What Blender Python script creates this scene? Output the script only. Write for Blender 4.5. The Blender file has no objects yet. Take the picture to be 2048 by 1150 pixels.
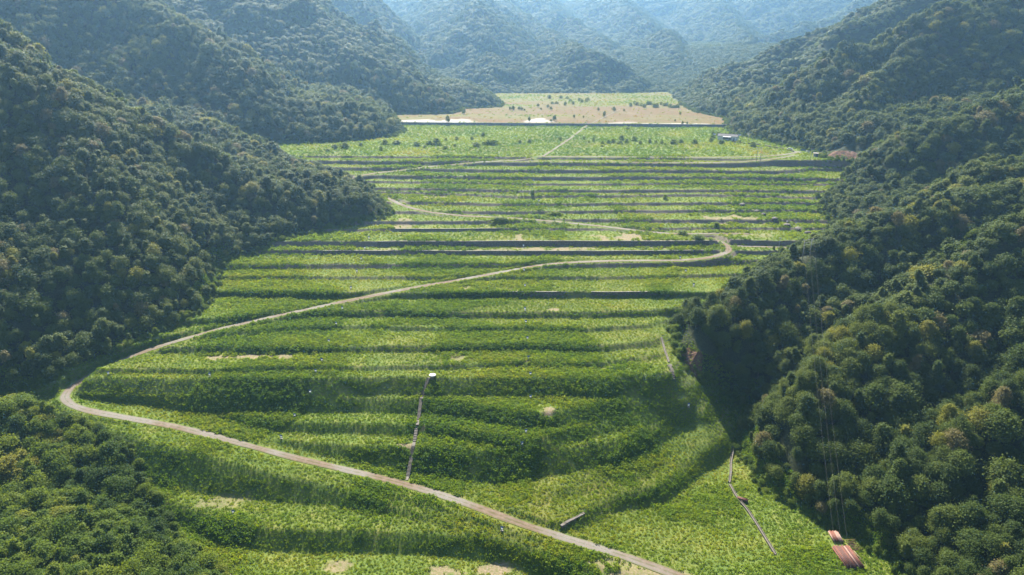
import bpy, bmesh, math, random
import numpy as np

R = math.radians
random.seed(7)
rng = np.random.default_rng(11)
scene = bpy.context.scene
COL = scene.collection

# ---------------------------------------------------------------- camera, sky, sun, exposure
cam_data = bpy.data.cameras.new('camera')
cam_data.lens = 24.0; cam_data.sensor_width = 36.0
cam_data.clip_start = 1.0; cam_data.clip_end = 8000.0
cam = bpy.data.objects.new('camera', cam_data); COL.objects.link(cam)
cam.location = (0, 0, 150); cam.rotation_euler = (R(70), 0, 0)
scene.camera = cam

SUN_EL, SUN_AZ = 43.0, -11.0          # degrees; azimuth measured from straight ahead (+y) towards +x
world = bpy.data.worlds.new('World'); scene.world = world; world.use_nodes = True
wn = world.node_tree; wn.nodes.clear()
sky = wn.nodes.new('ShaderNodeTexSky'); sky.sky_type = 'NISHITA'; sky.sun_disc = False
sky.sun_elevation = R(SUN_EL); sky.sun_rotation = R(SUN_AZ); sky.altitude = 600; sky.dust_density = 1.5
bg = wn.nodes.new('ShaderNodeBackground'); bg.inputs['Strength'].default_value = 0.05
wo = wn.nodes.new('ShaderNodeOutputWorld')
wn.links.new(sky.outputs['Color'], bg.inputs['Color']); wn.links.new(bg.outputs['Background'], wo.inputs['Surface'])

sun_data = bpy.data.lights.new('sun', 'SUN'); sun_data.energy = 5.0; sun_data.angle = R(0.6); sun_data.color = (1.0, 0.93, 0.80)
sun = bpy.data.objects.new('sun', sun_data); COL.objects.link(sun)
sun.rotation_euler = (R(-(90-SUN_EL)), 0, R(-SUN_AZ))
sun.location = (0, 500, 900)

vs = scene.view_settings
vs.view_transform = 'Standard'; vs.look = 'None'; vs.exposure = 1.98; vs.gamma = 1.0; vs.use_curve_mapping = False
scene.render.engine = 'CYCLES'
cy = scene.cycles
cy.use_denoising = True
cy.max_bounces = 6; cy.diffuse_bounces = 3; cy.glossy_bounces = 2; cy.transmission_bounces = 4; cy.volume_bounces = 1
cy.transparent_max_bounces = 8; cy.caustics_reflective = False; cy.caustics_refractive = False
cy.sample_clamp_indirect = 6.0

# ---------------------------------------------------------------- survey tables (metres)
EDGES = [[[-290.4,551.0,63.0],[-176.6,546.0,63.0],[6.3,538.6,63.0],[146.7,535.0,63.0],[198.4,526.8,63.0],[257.7,522.2,63.0]],[[-286.0,541.4,61.0],[-165.8,535.5,61.0],[6.2,526.5,61.0],[143.2,520.6,61.0],[181.6,521.8,61.0],[211.7,530.8,61.0],[238.4,529.7,61.0]],[[-280.2,528.8,58.0],[-147.2,523.3,58.0],[6.0,511.1,58.0],[140.5,509.5,58.0],[195.9,507.4,58.0],[226.2,517.9,58.0],[252.8,517.9,58.0]],[[-234.1,510.5,55.2],[-124.4,506.5,55.2],[5.9,497.7,55.2],[138.0,498.6,55.2],[240.9,491.0,55.2],[280.7,491.0,55.2]],[[-229.3,498.2,52.3],[-96.8,497.3,52.3],[5.8,487.2,52.3],[135.5,488.1,52.3],[235.2,485.3,52.3],[278.3,485.3,52.3]],[[-223.3,483.6,50.5],[-90.7,482.8,50.5],[5.6,473.6,50.5],[132.3,475.0,50.5],[222.3,471.6,50.5],[271.3,471.6,50.5]],[[-221.7,479.0,48.2],[-88.5,479.0,48.2],[5.5,464.7,48.2],[131.2,469.9,48.2],[211.2,461.0,48.2],[266.1,461.0,48.2]],[[-212.0,455.9,46.3],[-79.5,455.9,46.3],[5.4,449.6,46.3],[127.4,454.3,46.3],[208.0,452.8,46.3],[262.1,452.8,46.3]],[[-204.5,437.6,44.1],[-47.2,437.6,44.1],[5.2,437.6,44.1],[124.3,441.8,44.1],[203.1,440.4,44.1],[255.8,440.4,44.1]],[[-197.3,419.9,41.9],[-70.8,419.9,41.9],[-7.6,421.1,41.9],[49.9,425.6,41.9],[120.0,424.3,41.9],[202.2,422.4,41.9],[246.7,422.4,41.9]],[[-193.6,410.5,39.5],[-69.3,409.4,39.5],[5.0,410.9,39.5],[117.6,414.1,39.5],[191.7,411.7,39.5],[241.4,411.7,39.5]],[[-184.7,389.1,37.7],[-72.0,388.0,37.7],[4.7,389.1,37.7],[111.4,389.6,37.7],[170.5,389.1,37.7],[229.7,389.1,37.7]],[[-210.7,380.8,34.6],[-111.5,379.8,34.6],[4.6,378.8,34.6],[109.3,380.3,34.6],[166.5,377.8,34.6],[224.2,377.8,34.6]],[[-200.8,360.1,32.2],[-145.4,360.1,32.2],[-107.2,362.8,32.2],[4.5,362.8,32.2],[77.6,365.5,32.2],[123.7,369.2,32.2],[152.7,371.1,32.2],[192.6,371.1,32.2]],[[-195.3,348.0,29.6],[-154.8,348.0,29.6],[-103.8,348.9,29.6],[4.3,348.0,29.6],[74.8,349.7,29.6],[113.4,352.2,29.6],[158.0,354.8,29.6]],[[-188.4,333.5,27.8],[-151.4,332.0,27.8],[-98.5,328.3,27.8],[4.1,329.8,27.8],[78.8,329.8,27.8],[101.6,328.3,27.8],[137.6,328.3,27.8]],[[-172.0,299.4,24.6],[-112.6,307.0,24.6],[-94.2,310.9,24.6],[-55.0,310.9,24.6],[3.9,309.2,24.6],[43.2,310.9,24.6],[68.1,312.8,24.6],[91.5,317.5,24.6],[121.7,325.9,24.6]],[[-189.2,286.8,21.9],[-137.3,289.1,21.9],[-100.6,297.9,21.9],[-77.0,298.5,21.9],[3.8,296.1,21.9],[36.9,296.7,21.9],[66.1,301.5,21.9],[75.7,307.1,21.9],[90.4,332.9,21.9]],[[-184.6,278.1,20.2],[-151.7,279.7,20.2],[-95.4,279.7,20.2],[3.6,281.9,20.2],[39.7,280.8,20.2],[63.4,286.2,20.2],[71.2,293.0,20.2],[81.6,316.5,20.2]],[[-175.8,261.8,17.7],[-148.8,263.2,17.7],[-133.1,261.8,17.7],[-91.3,264.6,17.7],[-26.9,266.6,17.7],[3.5,267.5,17.7],[27.4,267.5,17.7],[40.7,269.5,17.7],[66.8,277.6,17.7],[73.9,286.1,17.7],[83.2,309.5,17.7]],[[-184.2,257.3,16.0],[-163.1,257.3,16.0],[-89.1,256.4,16.0],[-47.5,259.1,16.0],[3.4,256.4,16.0],[37.0,256.4,16.0],[58.8,260.5,16.0],[69.4,265.2,16.0],[75.7,276.5,16.0],[85.8,301.3,16.0]],[[-192.7,252.2,10.5],[-172.9,252.2,10.5],[-144.1,250.9,10.5],[-87.7,249.7,10.5],[-36.0,249.7,10.5],[-15.1,244.7,10.5],[3.2,238.0,10.5],[17.2,239.2,10.5],[31.7,244.7,10.5],[55.9,254.4,10.5],[74.5,261.9,10.5],[80.6,269.3,10.5],[92.2,296.1,10.5]],[[-189.3,245.3,6.2],[-141.6,244.1,6.2],[-116.8,243.3,6.2],[-84.7,237.9,6.2],[-34.6,236.4,6.2],[-14.5,231.6,6.2],[1.2,227.0,6.2],[6.9,225.6,6.2],[30.9,235.7,6.2],[52.5,245.3,6.2],[68.8,254.3,6.2],[79.0,261.3,6.2],[85.4,269.0,6.2],[98.3,299.5,6.2]],[[-189.6,244.6,3.1],[-156.7,240.7,3.1],[-117.6,234.0,3.1],[-82.2,228.3,3.1],[-62.4,226.2,3.1],[-33.4,225.2,3.1],[-14.1,222.8,3.1],[3.0,222.8,3.1],[24.2,225.2,3.1],[44.3,231.5,3.1],[55.8,240.0,3.1],[68.0,249.8,3.1],[76.7,255.1,3.1],[79.4,251.8,3.1],[85.8,261.1,3.1],[102.5,300.3,3.1]],[[-190.2,235.6,9.7],[-150.6,230.9,8.0],[-118.3,222.7,5.0],[-78.3,213.8,0.5],[-40.2,204.9,-3.2],[-4.1,191.4,-5.0],[10.1,206.0,-3.7],[23.4,214.2,-3.1],[37.6,222.8,-2.5],[50.3,230.4,-1.9],[62.1,239.8,-1.5],[73.6,249.5,-1.3],[81.8,252.7,-1.3],[88.1,260.2,-1.3],[104.1,298.3,-1.3]],[[-189.5,234.5,9.6],[-150.1,229.9,7.9],[-117.9,221.8,4.9],[-78.0,212.9,0.4],[-40.1,204.1,-3.3],[-4.1,190.7,-5.1],[9.3,186.0,-5.3],[20.1,194.6,-5.5],[37.6,208.1,-5.7],[57.3,215.3,-5.9],[75.6,235.4,-5.9],[89.5,248.4,-5.9],[96.9,255.5,-5.9],[107.1,277.1,-5.9]],[[-192.4,233.2,10.4],[-182.0,235.2,10.3],[-148.8,227.3,7.3],[-116.6,218.4,4.3],[-77.0,209.1,-0.1],[-39.3,199.0,-4.3],[-4.0,185.5,-6.9],[28.2,174.8,-9.1],[43.4,170.2,-10.2],[60.5,163.3,-11.1],[120.4,166.4,-12.1],[168.8,168.7,-12.4]],[[-189.5,213.0,-3.4],[-130.7,206.3,-3.9],[-115.3,199.9,-4.4],[-98.1,191.8,-5.3],[-78.5,188.9,-5.7],[-54.7,188.7,-5.9],[-29.5,188.9,-6.5],[-4.0,185.7,-7.9],[17.2,177.5,-9.5],[42.1,163.1,-10.9],[59.1,157.9,-11.5],[115.6,157.1,-12.6],[161.9,159.3,-12.9]]]
VALLEY = [[-900,150],[-640,205],[-270.3,245.8],[-212.5,251.0],[-205.0,252.5],[-193.4,256.5],[-182.2,268.5],[-175.0,278.0],[-168.5,287.8],[-157.4,299.2],[-151.9,310.8],[-154.0,329.8],[-158.7,346.5],[-160.9,358.0],[-157.7,370.8],[-143.0,387.5],[-123.6,403.8],[-102.2,418.0],[-83.0,426.2],[-79.6,436.5],[-87.2,457.2],[-100.7,482.2],[-124.2,505.5],[-169.5,534.2],[-204.4,569.2],[-227.0,597.5],[-221.4,606.5],[-179.2,612.5],[-146.5,625.0],[-113.0,655.2],[-108.8,700.0],[-122.5,752.8],[-140.7,817.5],[-139.4,834.5],[-74.3,840.2],[-63.7,876.5],[-64.2,902.5],[-14.6,930.0],[-13.4,990.3],[-28.9,1136.2],[-32.2,1168.2],[54.5,1168.2],[145.3,1168.2],[221.6,1179.5],[264.0,1202.2],[253.4,1115.8],[243.0,1086.2],[225.5,864.2],[242.1,791.0],[224.5,730.8],[215.6,677.0],[222.8,648.3],[235.5,606.5],[247.6,566.8],[241.7,529.2],[259.4,520.2],[253.3,509.8],[227.3,476.5],[211.4,459.2],[203.9,447.0],[202.2,426.2],[203.3,420.8],[192.1,405.0],[178.1,389.0],[155.3,378.2],[139.8,365.8],[115.6,332.0],[99.6,319.8],[85.9,313.2],[78.1,305.8],[75.1,297.2],[75.1,283.8],[78.1,273.0],[84.5,270.0],[94.4,274.8],[109.5,272.8],[106.0,266.5],[97.0,252.8],[94.8,244.5],[94.9,227.7],[100.0,212.2],[109.6,199.5],[120.0,195.0],[124.0,184.0],[126.5,171.8],[129.7,155.2],[150,60],[150,-60],[-160,-60],[-900,-60]]
SPURS = [[[[-157.8,345.5,28.0],[-164.9,335,36.5],[-183.3,342,53.1],[-201.4,352,66.6],[-223.3,366,87.8],[-241.5,380,104.0],[-267.4,398,124.5],[-289.7,412,140.7],[-339.7,430,164.7],[-418.6,450,201.0],[-547.8,470,230.6]],0.76],[[[-78.3,437.2,43.2],[-87.4,430,45.7],[-102.8,430,53.4],[-133.2,428,60.4],[-156.3,426,71.0],[-181.2,428,75.7],[-196.0,430,85.8],[-215.0,433,91.5],[-234.0,436,97.5],[-267.4,428,120.1],[-292.0,415,140.2]],1.08],[[[-108.6,712.2,63.0],[-116.1,693,66.6],[-148.3,688,84.8],[-182.1,672,95.3],[-220.7,662,102.7],[-254.3,672,122.3],[-287.2,690,139.8],[-354.9,735,177.6],[-423.0,770,208.7],[-534.0,800,258.7],[-700.7,830,310.2]],0.7],[[[-63.2,896.0,65.6],[-78.4,898,85.7],[-127.3,895,109.8],[-202.3,905,136.2],[-245.7,935,157.7],[-280.9,980,190.7],[-310.8,1000,216.4],[-396.4,1050,270.6],[-583.0,1100,340.3]],0.66],[[[-13.1,974.5,65.6],[-44.2,978,70.7],[-85.9,985,82.2],[-121.6,1000,100.1],[-159.7,1030,127.4],[-213.1,1100,168.9]],0.8],[[[-174.0,1300,97.9],[-224.8,1400,154.8],[-270.6,1450,184.9],[-307.5,1500,225.8],[-367.0,1600,280.5],[-549.3,1800,362.5]],0.85],[[[-310.9,1400,158.4],[-264.1,1350,140.4],[-199.8,1280,98.6]],0.8],[[[-32.5,1179.5,65.6],[-31.0,1228,84.0],[-34.6,1280,115.5],[-38.8,1330,107.4],[-45.0,1420,140.3],[-67.8,1560,201.9],[-107.3,1900,265.8],[-198.4,2400,349.8]],0.58],[[[-67.8,1560,201.9],[-120.3,1470,147.9],[-163.4,1350,103.3],[-170.7,1290,81.0]],0.58],[[[-67.8,1560,201.9],[-4.1,1490,161.4],[44.6,1400,120.3],[68.7,1290,81.0]],0.58],[[[138.3,1179.5,65.6],[136.0,1235,100.1],[129.4,1280,122.2],[116.0,1450,135.6],[68.9,1800,174.6],[-34.1,2100,246.3],[-106.9,2500,343.2]],0.58],[[[129.4,1280,122.2],[190.0,1262,99.2],[230.5,1232,68.9]],0.58],[[[274.2,1250,57.6],[259.1,1340,76.9],[232.2,1550,109.9],[203.2,1900,164.3],[98.4,2200,237.5],[45.3,2600,335.4]],0.62],[[[420.2,1500,81.1],[418.3,1700,123.4],[398.5,1900,164.3],[381.1,2100,193.4],[350.4,2400,261.2],[330.1,2800,350.3]],0.62],[[[381.1,2100,193.4],[311.4,1900,139.8],[237.6,1700,95.6]],0.62],[[[445.3,1700,86.6],[606.2,1850,142.2],[697.8,1900,166.7],[892.7,2000,206.2],[1195.4,2300,313.1]],0.62],[[[606.2,1850,142.2],[665.4,2300,227.4],[706.8,2800,333.1]],0.62],[[[903.9,2300,198.3],[840.2,2500,250.5],[833.2,2900,304.1]],0.62],[[[-272.4,2300,212.9],[-370.6,2700,309.6],[-477.9,3200,419.0]],0.62],[[[750.2,1900,164.3],[647.5,1750,128.6],[529.5,1600,98.3]],0.62],[[[68.9,1800,174.6],[94.9,1600,134.9],[122.6,1400,103.7]],0.62],[[[-126.9,2000,247.6],[-176.8,1800,186.1],[-191.7,1600,140.1]],0.62],[[[203.2,1900,164.3],[224.4,1750,134.3],[224.2,1420,84.4]],0.62],[[[-34.1,2100,246.3],[34.6,1950,189.7],[89.0,1700,140.0]],0.62],[[[283.3,1250,54.2],[344.6,1360,68.6],[418.3,1480,96.7],[540.7,1650,142.2]],0.55],[[[241.6,1240,54.9],[289.3,1350,78.2],[339.2,1500,110.9],[367.1,1750,162.5]],0.55],[[[264.9,1179.5,65.6],[269.4,1080,89.5],[300.9,1040,112.2],[354.1,990,123.4],[421.9,985,158.6],[490.8,1000,191.7],[567.2,1030,231.2],[722.3,1080,299.6]],0.85],[[[230.5,889.3,65.6],[271.4,905,85.8],[318.6,885,109.0],[374.4,880,134.1],[438.6,900,169.7],[520.0,940,211.9]],0.8],[[[225.1,735,62.0],[240.5,725,74.2],[282.5,700,107.5],[322.2,690,135.4],[367.3,690,148.8],[431.8,705,177.0],[521.3,730,214.0],[681.7,760,252.9]],0.9],[[[255.0,552,56.9],[283.7,590,86.5],[340.4,640,126.6],[385.0,680,150.0]],0.9],[[[210.7,459.2,46.6],[227.4,458,56.1],[245.4,464,66.2],[275.9,472,88.1],[315.3,480,100.6],[352.0,490,114.7],[437.0,520,146.6],[556.2,560,175.3]],0.9],[[[203.3,421.8,41.2],[223.0,414,51.9],[246.2,402,69.4],[266.6,396,79.7],[290.5,392,85.4],[360.9,400,110.8]],0.9],[[[78.6,305.8,18.6],[80.3,285,23.1],[99.4,298,28.3],[129.7,315,40.0],[155.0,330,43.1],[190.6,345,54.9],[232.4,358,65.3],[275.8,368,76.8],[357.1,380,109.7]],0.9],[[[108.7,272.5,-8.8],[112.7,250,18.2],[127.8,258,21.2],[156.7,275,34.7],[195.2,290,48.0],[231.2,300,63.7],[316.7,320,101.2]],0.85],[[[111.6,200.0,-11.9],[129.8,203,-5.6],[157.9,213,6.4],[188.3,223,19.2],[275.1,240,56.1]],0.8],[[[-4914.5,3700,617.0],[-2492.0,3700,595.2],[-1010.8,3600,518.7],[0.0,3500,550.0],[1132.2,3600,540.2],[2606.8,3700,638.7],[4776.5,3700,660.3]],0.65],[[[-1529.7,2500,403.6],[-838.5,2400,349.8],[-389.2,2600,351.3],[0.0,3000,419.9]],0.65],[[[1134.5,2500,312.6],[862.8,2700,326.3],[552.1,3000,401.7]],0.65]]
BANK = [[-260.2,243.5],[-212.0,250.0],[-198.5,248.3],[-182.9,239.8],[-159.9,230.2],[-144.8,223.3],[-133.8,212.5],[-119.3,196.5],[-111.2,188.2],[-99.3,180.5],[-87.0,169.8],[-70.1,151.8],[-40,60],[-300,60],[-300,233]]
ROADS = [["main",[[64.0,164.9,-10.6],[58.2,169.0,-10.5],[52.2,172.9,-10.3],[45.9,176.2,-10.0],[39.5,179.2,-9.6],[32.9,181.8,-9.0],[26.2,184.0,-8.4],[19.4,186.2,-7.7],[12.7,188.5,-6.9],[6.0,190.8,-6.2],[-0.6,193.5,-5.5],[-7.0,196.6,-5.0],[-13.4,199.6,-4.5],[-19.9,202.5,-4.1],[-26.4,205.3,-3.7],[-33.1,207.8,-3.3],[-39.8,210.0,-2.8],[-46.6,212.1,-2.3],[-53.5,214.0,-1.7],[-60.4,215.6,-1.1],[-67.3,217.3,-0.4],[-74.2,219.0,0.2],[-81.1,220.6,0.9],[-88.0,222.4,1.6],[-94.8,224.2,2.4],[-101.7,226.1,3.1],[-108.5,227.9,3.9],[-115.4,229.8,4.6],[-122.3,231.6,5.4],[-129.1,233.3,6.1],[-136.1,234.7,6.8],[-143.1,235.7,7.6],[-150.2,236.6,8.4],[-157.2,237.6,9.2],[-164.2,238.7,9.9],[-171.2,240.1,10.6],[-177.9,242.5,11.4],[-183.3,246.8,12.2],[-185.0,253.6,12.7],[-183.3,260.4,13.3],[-179.8,266.6,14.3],[-174.9,271.7,15.6],[-169.4,276.2,17.0],[-163.4,280.0,18.3],[-157.2,283.4,19.4],[-151.1,287.0,20.3],[-145.0,290.7,21.0],[-139.0,294.4,21.6],[-132.8,297.9,22.1],[-126.5,301.2,22.6],[-120.1,304.4,23.1],[-113.8,307.5,23.6],[-107.4,310.6,24.0],[-101.0,313.7,24.4],[-94.6,316.8,24.8],[-88.2,319.9,25.2],[-81.8,322.9,25.6],[-75.3,325.7,26.1],[-68.8,328.6,26.6],[-62.2,331.4,27.0],[-55.7,334.2,27.4],[-49.1,336.8,27.8],[-42.5,339.4,28.1],[-35.9,342.1,28.4],[-29.3,344.8,28.7],[-22.8,347.5,29.0],[-16.2,350.1,29.4],[-9.6,352.7,29.8],[-3.0,355.4,30.2],[3.6,358.0,30.6],[10.2,360.7,30.9],[16.9,363.0,31.3],[23.8,364.4,31.6],[30.9,365.5,31.8],[37.9,366.3,32.0],[45.0,366.8,32.1],[52.1,367.3,32.2],[59.2,367.8,32.2],[66.3,368.1,32.2],[73.4,368.1,32.3],[80.5,368.0,32.3],[87.6,367.8,32.4],[94.7,368.0,32.5],[101.7,368.5,32.8],[108.8,369.1,33.2],[115.6,371.2,33.8],[121.9,374.4,34.4],[126.3,380.0,34.7],[127.5,386.6,35.4],[125.3,393.3,35.7],[121.0,398.9,36.3],[114.7,402.1,36.8],[107.9,404.0,37.2],[100.8,405.1,37.5],[93.8,406.1,37.8],[86.8,407.4,38.1],[80.0,409.2,38.4],[73.1,411.2,38.7],[66.3,413.2,39.0],[59.5,415.1,39.4],[52.6,416.9,39.7],[45.7,418.4,40.1],[38.7,419.8,40.4],[31.8,421.3,40.8],[24.8,422.6,41.1],[17.9,424.1,41.4],[10.9,425.5,41.6],[3.9,426.7,41.8],[-3.1,427.8,41.9],[-10.1,428.9,42.0],[-17.2,429.8,42.1],[-24.2,430.6,42.2],[-31.3,431.5,42.4],[-38.2,433.0,42.7],[-45.1,434.6,43.0],[-52.0,436.5,43.3],[-58.3,439.6,43.7],[-64.3,443.4,44.1],[-70.0,447.6,44.5],[-74.8,452.8,44.8],[-79.0,458.6,45.0],[-83.0,464.4,45.3],[-87.1,470.2,45.5]],1.9],["upper",[[-114.1,501.9,55.0],[-108.4,506.5,55.1],[-102.5,510.9,55.4],[-95.9,514.1,55.7],[-88.7,515.6,56.2],[-81.5,517.0,56.8],[-74.4,519.1,57.4],[-67.5,521.7,57.9],[-60.5,523.8,58.3],[-53.2,525.2,58.6],[-45.9,526.1,59.1],[-38.6,527.1,59.7],[-31.4,528.5,60.2],[-24.2,529.8,60.7],[-16.8,530.3,60.9],[-9.5,530.9,61.1],[-2.2,531.9,61.2],[5.0,533.6,61.5],[12.1,535.5,61.9],[18.3,539.5,62.2],[24.2,543.9,62.5]],1.9],["crest",[[20.1,541.1,63.0],[27.4,540.8,63.0],[34.6,540.5,63.0],[41.9,540.2,63.0],[49.2,539.9,63.0],[56.5,539.7,63.0],[63.7,539.6,63.0],[71.0,539.4,63.0],[78.3,539.3,63.0],[85.6,539.1,63.0],[92.8,538.9,63.0],[100.1,538.8,63.0],[107.4,538.5,63.0],[114.7,538.3,63.0],[121.9,537.9,63.0],[129.2,537.6,63.0],[136.5,537.2,63.0],[143.7,536.9,63.0],[151.0,536.6,63.0],[158.3,536.7,63.0],[165.5,537.0,63.0],[172.8,537.6,63.0],[180.0,538.2,63.0],[187.3,539.1,63.0],[194.4,540.5,63.0],[201.4,542.4,63.0],[208.2,545.0,63.0],[214.5,548.5,63.0],[220.8,552.3,63.0],[226.8,556.4,63.0],[232.1,561.3,63.0],[237.2,566.5,63.0]],1.8],["crest2",[[2.3,531.3,61.1],[9.7,530.7,61.1],[17.0,530.2,61.1],[24.4,529.7,61.1],[31.8,529.1,61.1],[39.1,528.6,61.1],[46.5,528.1,61.1],[53.9,527.7,61.1],[61.2,527.2,61.1],[68.6,526.8,61.1],[76.0,526.4,61.1],[83.3,526.0,61.1],[90.7,525.6,61.1],[98.1,525.2,61.1],[105.4,524.8,61.1],[112.8,524.4,61.1],[120.2,524.0,61.1],[127.5,523.6,61.1],[134.9,523.1,61.1],[142.3,522.8,61.1],[149.6,522.9,61.2],[157.0,523.1,61.3],[164.4,523.3,61.5],[171.8,523.5,61.6],[179.1,524.6,61.8],[186.2,526.5,62.0],[193.2,528.7,62.2],[200.1,531.3,62.4],[206.7,534.7,62.6],[213.0,538.6,62.7],[219.2,542.6,62.8],[225.3,546.6,62.9]],1.6],["spur",[[93.8,404.4,37.9],[102.5,404.2,37.9],[111.1,404.0,37.9],[119.8,404.4,37.9],[128.4,405.2,37.9],[137.1,404.8,37.9],[145.7,403.8,37.9]],1.3],["spur2",[[131.5,388.4,34.8],[142.7,387.1,34.8],[153.8,386.0,34.8],[165.0,385.3,34.8]],1.2],["house",[[234.1,558.7,63.0],[232.7,566.9,63.0],[231.2,575.0,63.0],[228.3,582.9,63.0],[224.8,590.4,63.0],[221.0,597.8,63.0],[216.4,604.7,63.0],[211.1,611.2,63.0],[205.2,617.0,63.0],[198.4,621.8,63.0]],1.5],["path",[[24.1,541.1,63.0],[26.2,547.9,63.0],[28.3,554.8,63.0],[30.4,561.6,63.0],[32.5,568.5,63.0],[34.6,575.3,63.0],[36.6,582.2,63.0],[38.6,589.1,63.0],[40.5,596.0,63.0],[42.5,602.9,63.0],[44.5,609.8,63.0],[46.4,616.7,63.0],[48.4,623.6,63.0],[50.3,630.5,63.0],[52.2,637.4,63.0],[54.0,644.3,63.0],[55.9,651.3,63.0],[57.7,658.2,63.0],[59.5,665.1,63.0],[61.4,672.1,63.0],[63.2,679.0,63.0],[65.0,685.9,63.1],[66.9,692.8,63.1],[68.8,699.8,63.2],[70.6,706.7,63.3],[72.5,713.6,63.4],[74.5,720.5,63.7],[76.5,727.4,64.0],[78.7,734.2,64.1],[81.0,741.0,64.3],[83.6,747.7,64.4],[86.3,754.3,64.6],[89.1,760.9,64.9],[92.0,767.5,65.2],[94.7,774.1,65.4],[97.2,780.8,65.5],[99.7,787.6,65.5],[102.1,794.3,65.6],[104.5,801.1,65.6],[106.9,807.8,65.6],[109.3,814.6,65.6],[111.7,821.3,65.6],[114.0,828.1,65.6],[116.4,834.9,65.6],[118.8,841.6,65.6],[121.2,848.4,65.6],[123.5,855.2,65.6],[125.9,861.9,65.6],[128.3,868.7,65.6],[130.7,875.5,65.6],[133.0,882.2,65.6],[135.4,889.0,65.6],[137.8,895.8,65.6]],0.95]]
BARE = [[-20.1,176.0,6.5,2.2,0.9],[-6.3,177.0,9.8,2.2,1],[-55.7,176.8,3.2,2.2,0.8],[72.7,397.5,15.1,5.6,1],[50.3,399.5,4.2,3.4,0.8],[-122.4,272.8,12.1,2.3,1],[-102.8,273.8,10.0,1.8,0.8],[13.4,381.8,8.2,4.0,0.9],[29.5,381.8,6.4,3.5,0.9],[-7.0,380.0,5.8,3.0,0.6],[-40.2,226.0,5.2,1.8,1],[14.7,238.5,3.6,2.4,1],[133.7,427.5,9.6,5.2,0.9],[149.4,426.2,8.0,5.2,0.8],[-19.6,272.5,6.2,4.6,0.6],[7.5,271.5,2.2,2.5,0.7],[21.2,312.2,3.4,2.0,1],[-24.6,335.5,2.6,2.3,0.7],[-101.8,203.5,8.1,3.0,0.5],[87.6,388.5,8.9,3.2,0.6],[-20.0,379.5,3.5,3.0,0.7],[4.8,395.2,1.8,15.4,0.8],[-57.0,467.5,13.9,4.8,0.7],[-69.9,413.0,6.9,8.5,0.8],[3.4,264.0,1.7,2.9,0.3],[-35.4,235.0,1.4,1.9,0.8],[-39.1,251.5,1.0,1.7,0.8],[36.7,177.8,9.7,2.4,0.6],[48.8,173.2,14.4,3.3,0.8],[22.8,186.0,5.0,1.3,0.5],[138.9,401.8,18.3,4.5,0.5],[199.7,507.2,11.2,8.2,0.3],[42.8,383.8,7.3,3.1,0.7],[-76.9,381.0,5.2,3.0,0.5],[-138.1,371.8,8.6,5.7,0.3]]
SAND = [[-61.0,761.0,20.7,29.7,1],[-82.9,751.5,21.5,19.3,1],[-104.0,768.2,20.9,11.1,0.9],[26.3,765.8,14.3,15.0,0.9],[31.6,788.2,6.8,10.6,0.8],[33.0,756.2,16.3,9.8,0.7],[169.1,734.2,21.1,10.0,0.9],[145.7,735.2,21.1,7.3,0.8],[197.6,732.5,10.5,9.1,0.9],[109.6,742.2,10.6,7.1,0.5],[124.4,751.5,13.5,5.8,0.5]]
MARKS = [[6.8,386.5,34.8],[6.6,355.0,29.7],[6.8,336.2,27.9],[6.4,311.5,24.6],[6.7,301.2,22.0],[7.1,286.0,20.3],[7.3,271.0,17.8],[7.8,258.8,16.1],[7.6,248.5,10.7],[5.4,229.5,6.3],[3.8,223.8,4.4],[-85.5,393.2,37.8],[-85.8,381.8,34.7],[-85.3,369.0,32.3],[-85.0,354.5,29.7],[-83.6,332.8,27.9],[-83.5,312.2,24.6],[-83.6,299.2,21.9],[-83.2,283.0,20.3],[-82.8,268.5,17.8],[-83.7,261.2,16.2],[-83.7,251.2,11.7],[-87.7,241.3,6.3],[-90.1,230.5,3.1],[-96.8,196.0,-5.2],[74.4,253.2,4.3],[-3.4,188.8,-6.2],[-170.8,259.0,16.1],[95.2,354.8,29.7],[95.4,337.2,27.9],[95.6,370.2,32.3],[108.0,519.0,58.2],[14.3,484.5,50.7],[15.7,493.8,52.5],[18.3,454.0,46.4],[-127.5,258.0,16.1]]
STAIR = [[-35.0,257.5,15.7],[-36.4,254.2,13.2],[-37.2,250.8,10.7],[-37.5,248.8,10.2],[-37.6,239.5,6.3],[-37.5,235.5,5.8],[-37.8,234.8,5.2],[-37.8,228.2,3.2],[-37.9,226.0,3.1],[-38.2,221.7,0.5],[-38.8,214.2,-3.1],[-38.9,212.2,-3.1]]
SHAFT = [-34.1,257.2,15.6]
WALLS = [[11,-79.4,-36.7],[11,-35.2,117.3],[12,-56.3,113.6],[12,-111.5,-67.9],[15,-4.9,29.9],[15,40.7,78.3],[10,-74.0,5.0]]
ENDWALL = [[17.0,190.5,-6.7],[32.4,202.8,-6.5]]
PILE_A = [[112.0,177.5,-11.9],[110.8,188.0,-11.9]]
PILE_A2 = [[108.6,176.8,-11.9],[108.1,186.5,-11.8]]
PILE_B = [[110.0,189.5,-11.9],[110.3,194.5,-11.9]]
PILE_C = [[87.0,210.0,-11.4],[83.9,212.0,-11.3]]
LOOSE = [[113.1,190.2,-11.9],[117.8,190.5,-12.0],[115.4,179.8,-12.0],[114.6,185.0,-12.0]]
CHANNELS = [[[69.4,290.5,19.3],[69.6,286.8,18.0],[69.2,281.5,17.4],[69.3,276.2,16.4],[69.1,271.0,16.0]],[[92.4,245.8,-9.5],[91.2,242.0,-10.6],[88.7,236.0,-11.3],[86.6,229.0,-11.3],[84.0,222.2,-11.3]],[[83.8,221.0,-11.3],[84.2,212.5,-11.3],[85.8,205.8,-11.4],[86.5,198.8,-11.4],[87.3,189.2,-11.5],[87.8,182.8,-11.5]]]
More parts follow.
